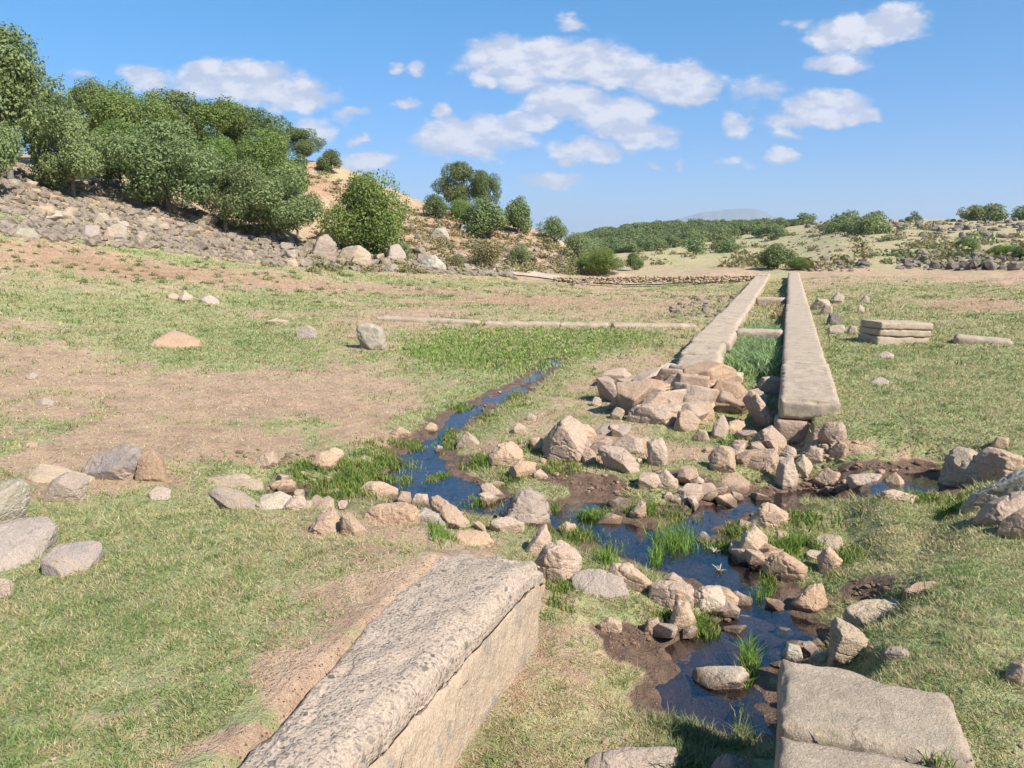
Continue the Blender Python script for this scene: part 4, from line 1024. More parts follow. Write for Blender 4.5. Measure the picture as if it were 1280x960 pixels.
([(1034,378),(1046,365),(1056,368),(1054,378),(1042,381)],'pale','pale slab leaning beyond the tilted one',dict(level=5)),
([(1070,393),(1074,381),(1080,382),(1081,393)],'pale','small upright pale stone in the right meadow',dict(level=5)),
([(1074,378),(1080,369),(1087,372),(1086,380)],'pale','pale stone farther back in the right meadow',dict(level=5)),
([(1096,444),(1106,438),(1118,443),(1112,449),(1100,449)],'pale','flat pale stone in turf below the layered block, upper one',dict(level=5,lean=.8)),
([(1086,477),(1098,469),(1112,476),(1106,483),(1092,483)],'pale','flat pale stone in turf below the layered block, lower one',dict(level=5,lean=.8)),
# --- blocks on the rubble slope worth naming
([(134,296),(137,281),(148,278),(160,283),(161,298),(146,301)],'pale','yellowish squared block at the foot of the left rubble slope',dict(level=5)),
([(116,280),(122,265),(134,265),(140,275),(132,284)],'pale','pale stone on top of the yellowish squared block',dict(level=5)),
([(128,296),(134,283),(142,285),(145,296),(137,300)],'brown','reddish stone at the left of the yellowish squared block',dict(level=5)),
([(100,296),(108,280),(124,280),(128,296),(112,301)],'grey','grey stone left of the reddish stone on the slope foot',dict(level=5)),
([(418,330),(428,308),(450,306),(465,318),(462,333),(436,336)],'pale','broad pale outcrop under the round bush',dict(level=5,thick=1)),
([(386,322),(396,298),(408,292),(421,306),(418,328),(400,330)],'grey','tall grey craggy rock left of the broad pale outcrop',dict(level=5,thick=1)),
([(480,330),(486,308),(498,304),(508,318),(504,332)],'grey','craggy grey rock right of the round bush',dict(level=5,thick=1)),
([(520,336),(530,318),(545,320),(558,332),(545,340)],'lich','pale sloping rock at the foot of the red hillside',dict(level=5,thick=1)),
([(36,270),(48,256),(68,258),(72,268),(54,274)],'pale','pale flat boulder high on the left rubble slope',dict(level=5)),
([(12,296),(22,283),(44,285),(50,295),(30,300)],'lich','pale boulder in the grass at the left foot of the slope',dict(level=5)),
([(572,292),(578,280),(590,282),(590,294)],'lich','pale rock below the middle bushes of the red hillside',dict(level=5)),
([(535,298),(542,284),(556,284),(562,296),(548,301)],'lich','large pale rock in the middle of the red hillside',dict(level=5)),
]
for (poly, m, lab, kw) in RK:
    rock(poly, m, lab, None, **kw)

# squared blocks right of the long wall
def block_from_px(a, b, depth, h, name, lab, cat, m, seed, courses=0, tilt=0.0):
    A, B = hit(*a), hit(*b)
    L = float(np.linalg.norm((B-A)[:2])); ang = math.atan2(B[1]-A[1], B[0]-A[0]); mid = (A+B)/2
    n = np.array([-math.sin(ang), math.cos(ang), 0]); mid = mid+n*depth/2
    if not courses:
        P, F = rough_box(-L/2, L/2, -depth/2, depth/2, -.2, h, .04, .02, .035, seed, 5, xf=oriented(mid, ang, (tilt, 0)))
        return tag(mk(name, P, F, M[m], None, mid), lab, cat)
    t = tag(empty(name, mid), lab, cat)
    z0 = -.15
    for k in range(courses):
        z1 = h*(k+1)/courses
        o = .015*((k*37) % 3-1)
        P, F = rough_box(-L/2+o, L/2+o, -depth/2-o, depth/2, z0, z1-.004, .03, .010, .009, seed+k, 9, xf=oriented(mid, ang, (tilt, 0)))
        mk('course', P, F, M[m], t, mid); z0 = z1
    return t
block_from_px((1098, 431), (1163, 429), .55, .36, 'masonry_block', 'tan layered block of old masonry lying on the right meadow', 'masonry block', 'conc', 61, 3, -.04)
block_from_px((1192, 430), (1266, 431), .45, .10, 'stone_slab', 'thin flat slab lying on turf right of the layered block', 'slab', 'conc', 66, 0, -.05)

# embankment at the end of the valley
EA, EB = hit(688, 352), hit(960, 350)
v, f = stone_wall_mesh(EA+np.array([0, 0, -.1]), EB+np.array([0, 0, -.1]), .32, 5, .2)
tag(mk('retaining_wall', v, f, M['pale'], None, (EA+EB)/2), 'low dry-stone wall holding a dirt track across the end of the valley', 'wall')
# dirt track on top, a sheet laid on the ground
def sheet(name, line, w, m, lift=.02, n=60):
    line = np.array(line); s = np.concatenate([[0], np.cumsum(np.linalg.norm(np.diff(line[:, :2], axis=0), axis=1))])
    u = np.linspace(0, s[-1], n); cx, cy = np.interp(u, s, line[:, 0]), np.interp(u, s, line[:, 1])
    tx, ty = np.gradient(cx), np.gradient(cy); l = np.hypot(tx, ty); tx, ty = tx/l, ty/l
    V_ = []
    for k in np.linspace(-.5, .5, 9):
        X = cx-ty*w*k; Y = cy+tx*w*k; V_.append(np.stack([X, Y, height(X, Y)+lift], -1))
    V_ = np.vstack(V_); F = [(r*n+i, r*n+i+1, (r+1)*n+i+1, (r+1)*n+i) for r in range(8) for i in range(n-1)]
    return mk(name, V_, np.array(F), m)
uu_ = (EB-EA)/np.linalg.norm(EB-EA); nn_ = np.array([-uu_[1], uu_[0], 0])
if nn_ @ FH < 0: nn_ = -nn_
M['track'] = simple('track_dust', (.40, .31, .23), (.50, .40, .30), 3, .02)
struct(sheet('dirt_track', [EA-uu_*6+nn_*2.3, EA+nn_*2.3, (EA+EB)/2+nn_*2.3, EB+nn_*2.3], 2.2, M['track'], .06))

M['clod'] = simple('mud_clod', (.10, .062, .042), (.24, .155, .105), 20, .02)
# ------------------------------------------------------------------ field stones on the slopes
rng = random.Random(77)
FST = [mk('field_stone', *rock_geo(300+i, (1, .85, .62), 3), M['field'], smooth=False) for i in range(8)]
for o in FST: COL.objects.unlink(o)
FSD = [mk('field_stone', *rock_geo(400+i, (1, .85, .7), 3), M['dark'], smooth=False) for i in range(6)]
for o in FSD: COL.objects.unlink(o)
def put_copy(src, loc, sx, rz, label, cat, group, sz=None):
    c = src.copy(); COL.objects.link(c); c.location = loc
    c.scale = (sx, sx, sz if sz else sx); c.rotation_euler = (0, 0, rz)
    tag(c, label, cat, group); return c
def lerp_line(pts, t):
    p = np.array(pts, float); s = np.linspace(0, 1, len(p)); return np.interp(t, s, p[:, 0]), np.interp(t, s, p[:, 1])
cand = []
WALLTOP = [(0,208),(60,216),(130,226),(180,236),(230,262),(290,284),(350,300),(410,318)]
for i in range(150):
    px, v = lerp_line(WALLTOP, rng.random()); cand.append((px, v+rng.uniform(-5, 9), rng.uniform(.25, .58), 0))
SLOPE = [(0,250,40),(100,262,40),(200,280,30),(300,306,20),(400,322,14),(520,330,10),(640,338,8)]
for i in range(240):
    t = rng.random(); k = t*(len(SLOPE)-1); j = int(k); a, b = SLOPE[j], SLOPE[min(j+1, len(SLOPE)-1)]; fr = k-j
    px = a[0]+(b[0]-a[0])*fr; v = a[1]+(b[1]-a[1])*fr+rng.uniform(-1, 1)*(a[2]+(b[2]-a[2])*fr)
    cand.append((px, v, rng.uniform(.2, .85)**1.5, 1))
for i in range(120):   # red hillside
    px = rng.uniform(500, 735); v = rng.uniform(np.interp(px, [500, 600, 690, 745], [258, 276, 300, 338]), 340); cand.append((px, v, rng.uniform(.18, .6), 2))
SIZE = {}
stones = []
for (px, v, s, kind) in cand:
    P = hit(px, v)
    if np.hypot(P[0], P[1]) > 75: continue
    stones.append((s*FPX/((P-CAM) @ FW), P, s, kind))
dk = []
for (line, n, sp) in (([(1004,338),(1030,330),(1060,328),(1085,333)],26,4), ([(1130,330),(1180,322),(1230,322),(1290,318)],64,8), ([(1150,334),(1220,334),(1290,334)],22,4)):
    for i in range(n):
        px, v = lerp_line(line, rng.random()); P = hit(px, v+rng.uniform(-sp, sp)); s = rng.uniform(.25, .8)
        dk.append((s*FPX/((P-CAM) @ FW), P, s, 3))
stones.sort(key=lambda q: -q[0]); dk.sort(key=lambda q: -q[0])
lab = {0: ('grey stone of the tumbled field wall under the oaks', 'stones of the tumbled field wall'),
       1: ('grey-tan stone strewn on the rubble slope at left', 'stones on the rubble slope'),
       2: ('small stone strewn on the red hillside', 'stones on the red hillside'),
       3: ('dark stone of the tumbled wall at the far right of the meadow', 'dark stones of the right-hand wall')}
stuffV, stuffF, off = [], [], 0
def put_stone(P, s, kind, rz):
    src = rng.choice(FSD if kind == 3 else FST)
    put_copy(src, (P[0], P[1], P[2]-.16*s), s, rz, lab[kind][0], 'stone', lab[kind][1], s*rng.uniform(.75, 1.3))
for q in dk[:45]: put_stone(q[1], q[2], 3, rng.uniform(0, 6.28))
for q in stones[:100]: put_stone(q[1], q[2], q[3], rng.uniform(0, 6.28))
LST = [mk('loose_stone', *rock_geo(700+i, (1, .8, .6), 5), M['tan' if i % 4 else 'brown']) for i in range(10)]
for o in LST: COL.objects.unlink(o)
for (px, v, sx, sy, n, s0, lb, g) in ((855,498,78,34,62,.50,'loose tan stone packed in the rubble heap under the broken left wall','stones packed in the rubble heap'),
    (955,575,70,28,26,.25,'loose tan stone among the rocks at the channel mouth','loose stones at the channel mouth'),
    (740,560,70,22,14,.22,'loose stone on the bank above the middle stream','loose stones of the bank'),
    (870,620,90,20,16,.20,'loose stone in the mud and shallows of the middle stream','loose stones of the middle stream'),(640,640,90,26,12,.20,'loose stone in the mud and shallows of the middle stream','loose stones of the middle stream'),(900,760,90,50,14,.16,'loose stone in the mud and shallows of the middle stream','loose stones of the middle stream'),
    (990,815,50,12,12,.12,'small broken stone at the crumbled far edge of the bottom right slab','rubble at the crumbled slab edge'),(960,690,50,40,9,.16,'loose stone on the turf of the right bank','loose stones of the right bank'),
    (420,630,90,24,10,.16,'loose stone along the edge of the left grass terrace','loose stones of the terrace edge')):
    for i in range(n):
        P = hit(px+rng.gauss(0, .5)*sx, v+rng.gauss(0, .5)*sy); q = s0*rng.uniform(.5, 1.25)
        if P[0] > -.05 and P[1] > 7.2: continue
        put_copy(rng.choice(LST), (P[0], P[1], P[2]-.12*q), q, rng.uniform(0, 6.28), lb, 'stone', g, q*rng.uniform(.8, 1.3))
# smaller rubble nobody would count
def scatter_mass(name, spec, m, seed, mat2=None, level=2):
    r = np.random.default_rng(seed); prot = [rock_geo(seed+i, (1, .85, .6), level) for i in range(10)]
    Vs, Fs, off = [], [], 0
    for (P, s) in spec:
        v, f = prot[r.integers(10)]; a = r.uniform(0, 6.28); c, sn = math.cos(a), math.sin(a)
        q = v*s*np.array([r.uniform(.8, 1.3), 1, r.uniform(.7, 1.2)])
        q = np.stack([c*q[:, 0]-sn*q[:, 1], sn*q[:, 0]+c*q[:, 1], q[:, 2]-.18*s], -1)+P
        Vs.append(q); Fs.append(f+off); off += len(q)
    return struct(mk(name, np.vstack(Vs), np.vstack(Fs), m, smooth=False), 'stuff')
spec = [(q[1], q[2]*.9) for q in stones[100:]]
def rnd_pts(n, fpx, smin, smax, dmax=400, pw=1.6):
    out = []
    for i in range(n):
        px, v = fpx(); P = hit(px, v)
        if np.hypot(P[0], P[1]) < dmax: out.append((P, smin+(smax-smin)*rng.random()**pw))
    return out
def f_slope():
    t = rng.random(); k = t*(len(SLOPE)-1); j = int(k); a, b = SLOPE[j], SLOPE[min(j+1, len(SLOPE)-1)]; fr = k-j
    return a[0]+(b[0]-a[0])*fr, a[1]+(b[1]-a[1])*fr+rng.uniform(-1.1, 1.1)*(a[2]+(b[2]-a[2])*fr)
spec += rnd_pts(3600, f_slope, .08, .5, 75, 2.2)
spec += rnd_pts(160, lambda: (lambda p: (p[0], p[1]+rng.uniform(-6, 8)))(lerp_line(WALLTOP, rng.random())), .15, .5, 75)
spec += rnd_pts(700, lambda: (lambda px: (px, rng.uniform(np.interp(px, [500, 600, 690, 745], [256, 275, 299, 337]), 342)))(rng.uniform(495, 745)), .08, .34, 75)
spec += rnd_pts(110, lambda: (rng.uniform(840, 945), rng.uniform(370, 396)), .08, .28, 45)
spec += rnd_pts(60, lambda: (rng.uniform(690, 900), rng.uniform(350, 358)), .08, .25, 50)
scatter_mass('rubble', spec, M['field'], 900, level=1)
spec = [(q[1], q[2]) for q in dk[45:]]+rnd_pts(260, lambda: (rng.uniform(1120, 1290), rng.uniform(314, 338)), .15, .5, 130)
spec += rnd_pts(60, lambda: (rng.uniform(1000, 1090), rng.uniform(328, 339)), .12, .4, 130)
spec += rnd_pts(260, lambda: (rng.uniform(1000, 1290), 276+abs(rng.gauss(0, 1))*9), .4, 1.4, 240)
spec += rnd_pts(160, lambda: (rng.uniform(960, 1290), rng.uniform(290, 320)), .2, .6, 240)
scatter_mass('dark_rubble', spec, M['dark'], 950)
# pebbles and clods on the near ground
def f_peb():
    return rng.uniform(-20, 1300), 350+620*rng.random()**1.2
sp_, n_ = [], 0
for i in range(5200):
    px, v = f_peb(); P = hit(px, v); d = math.hypot(P[0], P[1])
    if d > 26: continue
    m_ = masks(np.array([P[0]]), np.array([P[1]]))[0]
    if rng.random() < m_[0]*1.1: continue
    if LW0-.05 < P[0] < LW1+.05 and P[1] < 3.8: continue
    sp_.append((P, (.006+.02*rng.random()**2.5)*max(1, d/5)))
for (px, v, sx, sy, n, s0) in ((850,500,60,34,60,.10),(960,575,70,26,50,.08),(1030,560,35,18,30,.07),(700,560,80,30,50,.06),(820,620,110,30,50,.05),(840,480,50,20,24,.12),(880,770,70,30,24,.05),(1050,600,60,14,24,.06),(990,815,60,10,12,.05),(340,600,90,20,40,.05),(560,640,90,20,30,.05),(960,700,40,40,24,.05)):
    for i in range(n):
        P = hit(px+rng.gauss(0, .5)*sx, v+rng.gauss(0, .5)*sy); sp_.append((P, s0*rng.uniform(.3, 1.3)))
scatter_mass('pebbles', sp_, M['tan'], 990)
sp_ = []
for (px, v, sx, sy, n, s0) in ((745,602,70,14,60,.035),(690,590,40,10,30,.03),(880,604,70,18,60,.04),(1000,610,70,10,60,.05),(1085,735,36,14,50,.035),(785,795,40,14,50,.03),(960,640,40,10,40,.05),(1090,584,80,6,50,.05),(450,612,90,20,60,.04),(540,640,60,14,50,.05),(340,575,70,12,60,.05),(870,720,120,60,60,.03)):
    for i in range(n):
        P = hit(px+rng.gauss(0, .5)*sx, v+rng.gauss(0, .5)*sy); sp_.append((P, s0*(.25+1.1*rng.random()**2)))
scatter_mass('mud_clods', sp_, M['clod'], 995)

# ------------------------------------------------------------------ trees and bushes
def tube_path(pts, rad, sides=7):
    pts = np.array(pts, float); n = len(pts); V_ = []
    for i in range(n):
        d_ = pts[min(i+1, n-1)]-pts[max(i-1, 0)]; d_ /= np.linalg.norm(d_)+1e-9
        a = np.cross(d_, [0.3, .2, .95] if abs(d_[2]) < .9 else [1, 0, 0]); a /= np.linalg.norm(a); b = np.cross(d_, a)
        for k in range(sides):
            t = 2*math.pi*k/sides; V_.append(pts[i]+rad[i]*(math.cos(t)*a+math.sin(t)*b))
    F = [(i*sides+k, i*sides+(k+1) % sides, (i+1)*sides+(k+1) % sides, (i+1)*sides+k) for i in range(n-1) for k in range(sides)]
    return np.array(V_), np.array(F)
def leaves(centres, normals, size, rg, aspect=.6):
    n = len(centres)
    a = np.cross(normals, rg.normal(size=(n, 3))); a /= np.linalg.norm(a, axis=1)[:, None]+1e-9
    b = np.cross(normals, a); s = (size*rg.uniform(.65, 1.3, n))[:, None]
    v = np.stack([centres-a*s*.5, centres+b*s*.5*aspect+normals*s*.08, centres+a*s*.5, centres-b*s*.5*aspect+normals*s*.08], 1).reshape(-1, 3)
    return v, np.arange(n*4).reshape(n, 4)
def crown(seed, w, h, base, nl, size, nlobe=16, bushy=False):
    rg = np.random.default_rng(seed)
    L, R_ = [], []
    for i in range(nlobe):
        a = rg.uniform(0, 6.28); u = rg.uniform(-.75, 1); q = math.sqrt(max(0, 1-u*u))*(rg.uniform(.40, 1.0) if not bushy else rg.uniform(.3, .72))
        wz = (1 if u > 0 else (1.1 if bushy else .8))
        L.append([w/2*q*math.cos(a)*wz, w/2*q*math.sin(a)*wz, base+(h-base)*(.5+.36*u)])
        R_.append((rg.uniform(.12, .25) if not bushy else rg.uniform(.18, .27))*w)
    L = np.array(L); R_ = np.array(R_)
    k = rg.choice(nlobe, nl, p=R_**2/np.sum(R_**2))
    d = rg.normal(size=(nl, 3)); d /= np.linalg.norm(d, axis=1)[:, None]
    r = R_[k]*(rg.uniform(.35, 1.0, nl)**.45)
    # clumps: leaves gather on twigs
    cl = fbm(d[:, 0]*2.6+k*3.3, d[:, 1]*2.6, d[:, 2]*2.6, 2, seed)
    r = r*(1+.30*cl)
    keep = (cl > -.5)
    c = L[k]+d*r[:, None]*np.array([1, 1, (h-base)/w*1.0 if h-base < w else 1.0])
    c, d, k, cl, r = c[keep], d[keep], k[keep], cl[keep], r[keep]
    lo, hi = np.percentile(c, .7, axis=0), np.percentile(c, 99.3, axis=0)
    sc_ = np.array([w, w, h-base])/(hi-lo); mv = (lo+hi)/2; mv[2] = lo[2]
    c = (c-mv)*sc_+np.array([0, 0, base]); L = (L-mv)*sc_+np.array([0, 0, base])
    nr = d*.7+rg.normal(size=d.shape)*.55+np.array([0, 0, .35]); nr /= np.linalg.norm(nr, axis=1)[:, None]
    v, f = leaves(c, nr, size, rg)
    lobe_t = rg.uniform(0, 1, nlobe)
    tint = np.clip(.25*lobe_t[k]+.45*rg.uniform(0, 1, len(c))+.25+.25*cl, 0, 1)
    return v, f, np.repeat(tint, 4), L, R_
def trunk_geo(L, h, base, rad, seed, nst=1):
    rg = np.random.default_rng(seed); Vs, Fs, off = [], [], 0
    fork = base+(h-base)*.22
    top = np.array([rg.uniform(-.2, .2), rg.uniform(-.2, .2), fork])
    paths = [([[0, 0, -.3], [rg.uniform(-.06, .06), 0, fork*.5], top], [rad*1.25, rad, rad*.85])]
    for i in range(min(9, len(L))):
        m_ = (top+L[i])/2+rg.normal(scale=.15, size=3)
        paths.append(([top-np.array([0, 0, .05]), m_, L[i]], [rad*.6, rad*.38, rad*.14]))
    for (p, r) in paths:
        v, f = tube_path(p, r); Vs.append(v); Fs.append(f+off); off += len(v)
    return np.vstack(Vs), np.vstack(Fs)
PROTO = {}
def tree_proto(key, seed, w, h, base, nl, size, m, nlobe=16, rad=.14, bushy=False):
    v, f, ti, L, R_ = crown(seed, w, h, base, nl, size, nlobe, bushy)
    c = mk('crown', v, f, M[m], smooth=False, attrs={'tint': np.repeat(ti[:, None], 3, 1)})
    tv, tf = trunk_geo(L, h, base, rad, seed)
    t = mk('trunk', tv, tf, M['bark'])
    COL.objects.unlink(c); COL.objects.unlink(t)
    PROTO[key] = (c, t, w, h)
for i in range(4):
    tree_proto('oak%d' % i, 10+i, 5.0, 5.6, 1.25, 21000, .155, 'oak', 20)
    tree_proto('olive%d' % i, 20+i, 5.0, 4.6, .7, 21000, .15, 'olive', 20)
    tree_proto('lime%d' % i, 30+i, 5.0, 5.2, .9, 21000, .155, 'lime', 20)
for i in range(2):
    tree_proto('bush%d' % i, 40+i, 4.4, 4.0, 0.1, 22000, .15, 'lime', 34, .10, True)
    tree_proto('darkbush%d' % i, 50+i, 3.0, 2.6, .2, 9000, .15, 'oak', 20, .08, True)
    tree_proto('greybush%d' % i, 60+i, 2.0, 1.7, .15, 3500, .12, 'olive', 14, .06, True)
    tree_proto('drybush%d' % i, 70+i, 2.0, 1.3, .05, 3500, .11, 'dryleaf', 14, .05, True)
def place_tree(name, key, px, vb, vt, wpx, d, label, cat, group, seed, lock=False):
    """stand a tree on the ground in the direction of px, d metres away; size from its apparent height and width"""
    r = ray(px, vb); hz = math.hypot(r[0], r[1])
    x, y = d*r[0]/hz, d*r[1]/hz
    g = float(height(np.array([x]), np.array([y]))[0])
    if 41 < d and lock is False and px not in (690, 720):
        Q = hit(px, vb)
        if math.hypot(Q[0], Q[1]) < 70: x, y, g = Q; d = math.hypot(x, y)
    dep = (np.array([x, y, g])-CAM) @ FW
    top = zv(px, vt, d)
    hh = max(top-g, .4); ww = wpx*dep/FPX
    c, t, w, h = PROTO[key]
    e = tag(empty(name, (x, y, g-.03)), label, cat, group)
    rg = random.Random(seed)
    e.rotation_euler = (0, 0, rg.uniform(0, 6.28)); e.scale = (ww/w, ww/w, hh/h)
    for q in (t, c):
        k = q.copy(); COL.objects.link(k); k.parent = e
    return e
G1 = 'oaks of the hillside grove'
TREES = [
 ('oak_tree','oak0',12,212,40,130,36,'tall dark oak at the left edge, tallest of the grove',G1),
 ('oak_tree','olive0',-34,214,98,100,33,'dark oak half outside the left edge with trunks showing',G1),
 ('oak_tree','olive1',90,222,138,92,37,'rounded grey-green oak, second along the front of the grove',G1),
 ('oak_tree','oak1',62,205,98,70,46,'dark oak behind the rounded grey-green one',G1),
 ('oak_tree','oak2',115,205,103,72,50,'oak with small peaked top behind the front row at left',G1),
 ('oak_tree','lime0',172,214,107,104,47,'fresh green oak at the back of the grove, left of centre',G1),
 ('oak_tree','lime1',150,218,150,70,40,'fresh green oak squeezed behind the second front oak',G1),
 ('oak_tree','olive2',210,250,156,125,38,'wide grey-green oak in the front centre of the grove',G1),
 ('oak_tree','oak3',228,214,117,90,51,'dark green oak on the skyline above the wide front oak',G1),
 ('oak_tree','lime2',272,225,128,90,51,'light green oak on the skyline right of centre',G1),
 ('oak_tree','oak0',318,228,137,84,53,'oak on the skyline before the grove drops to the right',G1),
 ('oak_tree','lime3',262,240,168,80,44,'light green oak in the second row of the grove',G1),
 ('oak_tree','olive3',282,286,203,84,38,'grey-green oak low at the front, left of the silvery one',G1),
 ('oak_tree','lime0',318,262,165,84,45,'bright oak in the middle rows right of centre',G1),
 ('oak_tree','olive0',342,298,208,112,38.5,'silvery grey-green oak at the low right front of the grove',G1),
 ('oak_tree','lime1',350,272,178,80,45,'bright green oak above the silvery one',G1),
 ('oak_tree','oak1',372,290,222,48,41,'dark small oak at the right flank of the silvery one',G1),
 ('oak_tree','oak2',380,203,160,50,58,'spreading oak alone on the crest right of the grove',None),
 ('small_oak','darkbush0',412,216,187,27,58,'little oak on the crest right of the spreading one',None),
 ('round_bush','bush0',459,304,219,92,41,'big round bright green bush standing apart from the grove',None),
 ('oak_tree','oak3',578,252,203,58,57,'tall dark oak on the hilltop, left of a merged pair',None),
 ('oak_tree','oak0',605,256,214,36,56.5,'right half of the merged hilltop pair, slightly lower',None),
 ('bush','darkbush1',604,296,250,56,49,'dense grey-green bush below the hilltop pair',None),
 ('bush','bush1',577,276,249,32,53,'small bright bush at the left of the dense grey-green one',None),
 ('bush','darkbush0',545,272,243,27,51,'small dark bush on the red slope left of the hilltop pair',None),
 ('bush','darkbush1',648,291,247,36,53,'upright bush at the right shoulder of the red hill',None),
 ('small_oak','greybush0',690,306,271,35,53,'grey-green tree at the lower right end of the red hill',None),
 ('bush','greybush1',720,326,291,34,50,'bush behind the foot of the red hill',None),
 ('bush','greybush0',650,333,304,28,42.5,'grey bush at the foot of the red hill',None),
 ('dry_bush','drybush0',607,333,305,42,42,'brownish dry bush at the foot of the red hill',None),
 ('dry_bush','drybush1',568,336,317,26,41,'low dull bush left of the brownish dry one',None),
 ('bush','greybush1',502,324,302,28,40.5,'small shrub right of the big round bush',None),
 ('bush','bush0',755,340,311,44,50,'light green bush beside the track at the valley end',None),
 ('bush','darkbush0',793,338,316,21,51,'small dark bush beside the track, right of the light one',None),
 ('bush','bush1',735,340,318,30,51,'pale green bush left of the light one by the track',None),
 ('bush','darkbush1',971,336,305,44,50,'dark rounded bush near the far end of the right wall',None),
 ('bush','bush0',1000,337,321,28,49,'low bright bush right of the dark rounded one',None),
 ('bush','darkbush0',1207,318,296,28,66,'dark bush alone above the right-hand stone wall',None),
 ('bush','bush1',1256,322,306,36,62,'bright bush behind the right-hand stone wall',None),
 ('bush','darkbush1',1282,324,304,30,60,'dark bush at the right edge behind the stone wall',None),
]
for i, (nm, key, px, vb, vt, w, d, lb, g) in enumerate(TREES):
    place_tree(nm, key, px, vb, vt, w, d, lb, 'tree' if 'tree' in nm or 'oak' in nm else 'bush', g, i, g is not None)
# far scrub: low prototypes, one mesh each
SCR = []
for i in range(6):
    v, f, ti, L, R_ = crown(80+i, 3.4, 2.2, .05, 1100, .32, 9, True)
    o = mk('hill_shrub', v, f, M['scrub' if i < 3 else 'oak'], smooth=False, attrs={'tint': np.repeat(ti[:, None], 3, 1)}); COL.objects.unlink(o); SCR.append(o)
hs_ = []
def crest(px): return np.interp(px, [700, 720, 760, 800, 860, 985, 1040, 1110, 1280], [304, 298, 288, 283, 280, 280, 279, 277, 275])
for i in range(1700):
    px = rng.uniform(705, 1010)
    lo = crest(px)+1; hi = np.interp(px, [705, 760, 830, 900, 960, 1010], [322, 318, 312, 300, 288, 279])
    v = lo+(hi-lo)*rng.random()**1.1
    P = hit(px, v)
    if not 85 < np.hypot(P[0], P[1]) < 300: continue
    hs_.append((P, rng.uniform(.25, 1.0)**1.2*(.6 if v < crest(px)+4 else 1), 0))
for (px, v, n, sx, sy) in ((1070,284,14,30,6),(1045,290,6,22,5),(1085,292,5,16,4),(900,312,6,40,8),(960,296,8,30,6),(1000,280,5,40,2),(1215,276,2,5,1),(1243,276,2,6,1),(1278,276,2,4,1),(1140,277,1,20,1)):
    for i in range(n):
        P = hit(px+rng.gauss(0, .5)*sx, v+rng.gauss(0, .5)*sy)
        if 85 < np.hypot(P[0], P[1]) < 300: hs_.append((P, rng.uniform(.55, 1.15), 1))
hs_.sort(key=lambda q: -(q[1]/np.hypot(q[0][0], q[0][1])+q[2]))
for q in hs_[:240]:
    s = q[1]; lb = ('green shrub in the scrub covering the far hill', 'shrubs of the far hill') if not q[2] else ('shrub on the stony plateau skyline at right', 'shrubs of the plateau')
    put_copy(rng.choice(SCR), (q[0][0], q[0][1], q[0][2]-.1), s, rng.uniform(0, 6.28), lb[0], 'shrub', lb[1], s*rng.uniform(.8, 1.2))
Vs, Fs, Ts, off = [], [], [], 0
for q in hs_[240:]:
    me = rng.choice(SCR).data; n = len(me.vertices); v = np.empty(n*3, np.float32); me.vertices.foreach_get('co', v); v = v.reshape(-1, 3)
    tt = np.empty(n*4, np.float32); me.attributes['tint'].data.foreach_get('color', tt)
    a = rng.uniform(0, 6.28); c, sn = math.cos(a), math.sin(a); s = q[1]
    v = np.stack([c*v[:, 0]-sn*v[:, 1], sn*v[:, 0]+c*v[:, 1], v[:, 2]], -1)*s+q[0]
    Vs.append(v); Fs.append(np.arange(n).reshape(-1, 4)+off); Ts.append(tt.reshape(-1, 4)[:, :3]); off += n
struct(mk('hill_scrub', np.vstack(Vs), np.vstack(Fs), M['scrub'], smooth=False, attrs={'tint': np.vstack(Ts)}), 'stuff')

# dry tussocks dotted over the far slopes and the hillside
def tussocks(n, fpx, smin, smax, m, name, dmax):
    Vs, Fs, Ts, off = [], [], [], 0
    for i in range(n):
        px, v = fpx(); P = hit(px, v); d = math.hypot(P[0], P[1])
        if not 24 < d < dmax: continue
        s = rng.uniform(smin, smax); r = np.random.default_rng(i); k = 60
        c = r.normal(size=(k, 3))*np.array([.35, .35, .22])*s; c[:, 2] = np.abs(c[:, 2])
        nr = r.normal(size=(k, 3))+np.array([0, 0, .4]); nr /= np.linalg.norm(nr, axis=1)[:, None]
        v_, f_ = leaves(c+P, nr, .28*s, r); Vs.append(v_); Fs.append(f_+off); off += len(v_)
        Ts.append(np.repeat(np.clip(r.uniform(0, 1)*.6+r.uniform(0, .4, k), 0, 1), 4))
    T_ = np.concatenate(Ts)
    struct(mk(name, np.vstack(Vs), np.vstack(Fs), M[m], smooth=False, attrs={'tint': np.repeat(T_[:, None], 3, 1)}), 'stuff')
tussocks(150, lambda: (rng.uniform(790, 1290), rng.uniform(278, 336)), .5, 1.5, 'dryleaf', 'dry_tussocks', 300)
tussocks(50, lambda: (rng.uniform(790, 1290), rng.uniform(278, 330)), .5, 1.5, 'scrub', 'green_tussocks', 300)
tussocks(520, lambda: (lambda px: (px, rng.uniform(np.interp(px, [380, 500, 600, 690, 745], [205, 256, 275, 299, 337]), 342)))(rng.uniform(380, 745)), .2, .7, 'dryleaf', 'hillside_tussocks', 75)
tussocks(260, lambda: (rng.uniform(-10, 760), rng.uniform(300, 372)), .1, .26, 'scrub', 'meadow_tussocks', 60)
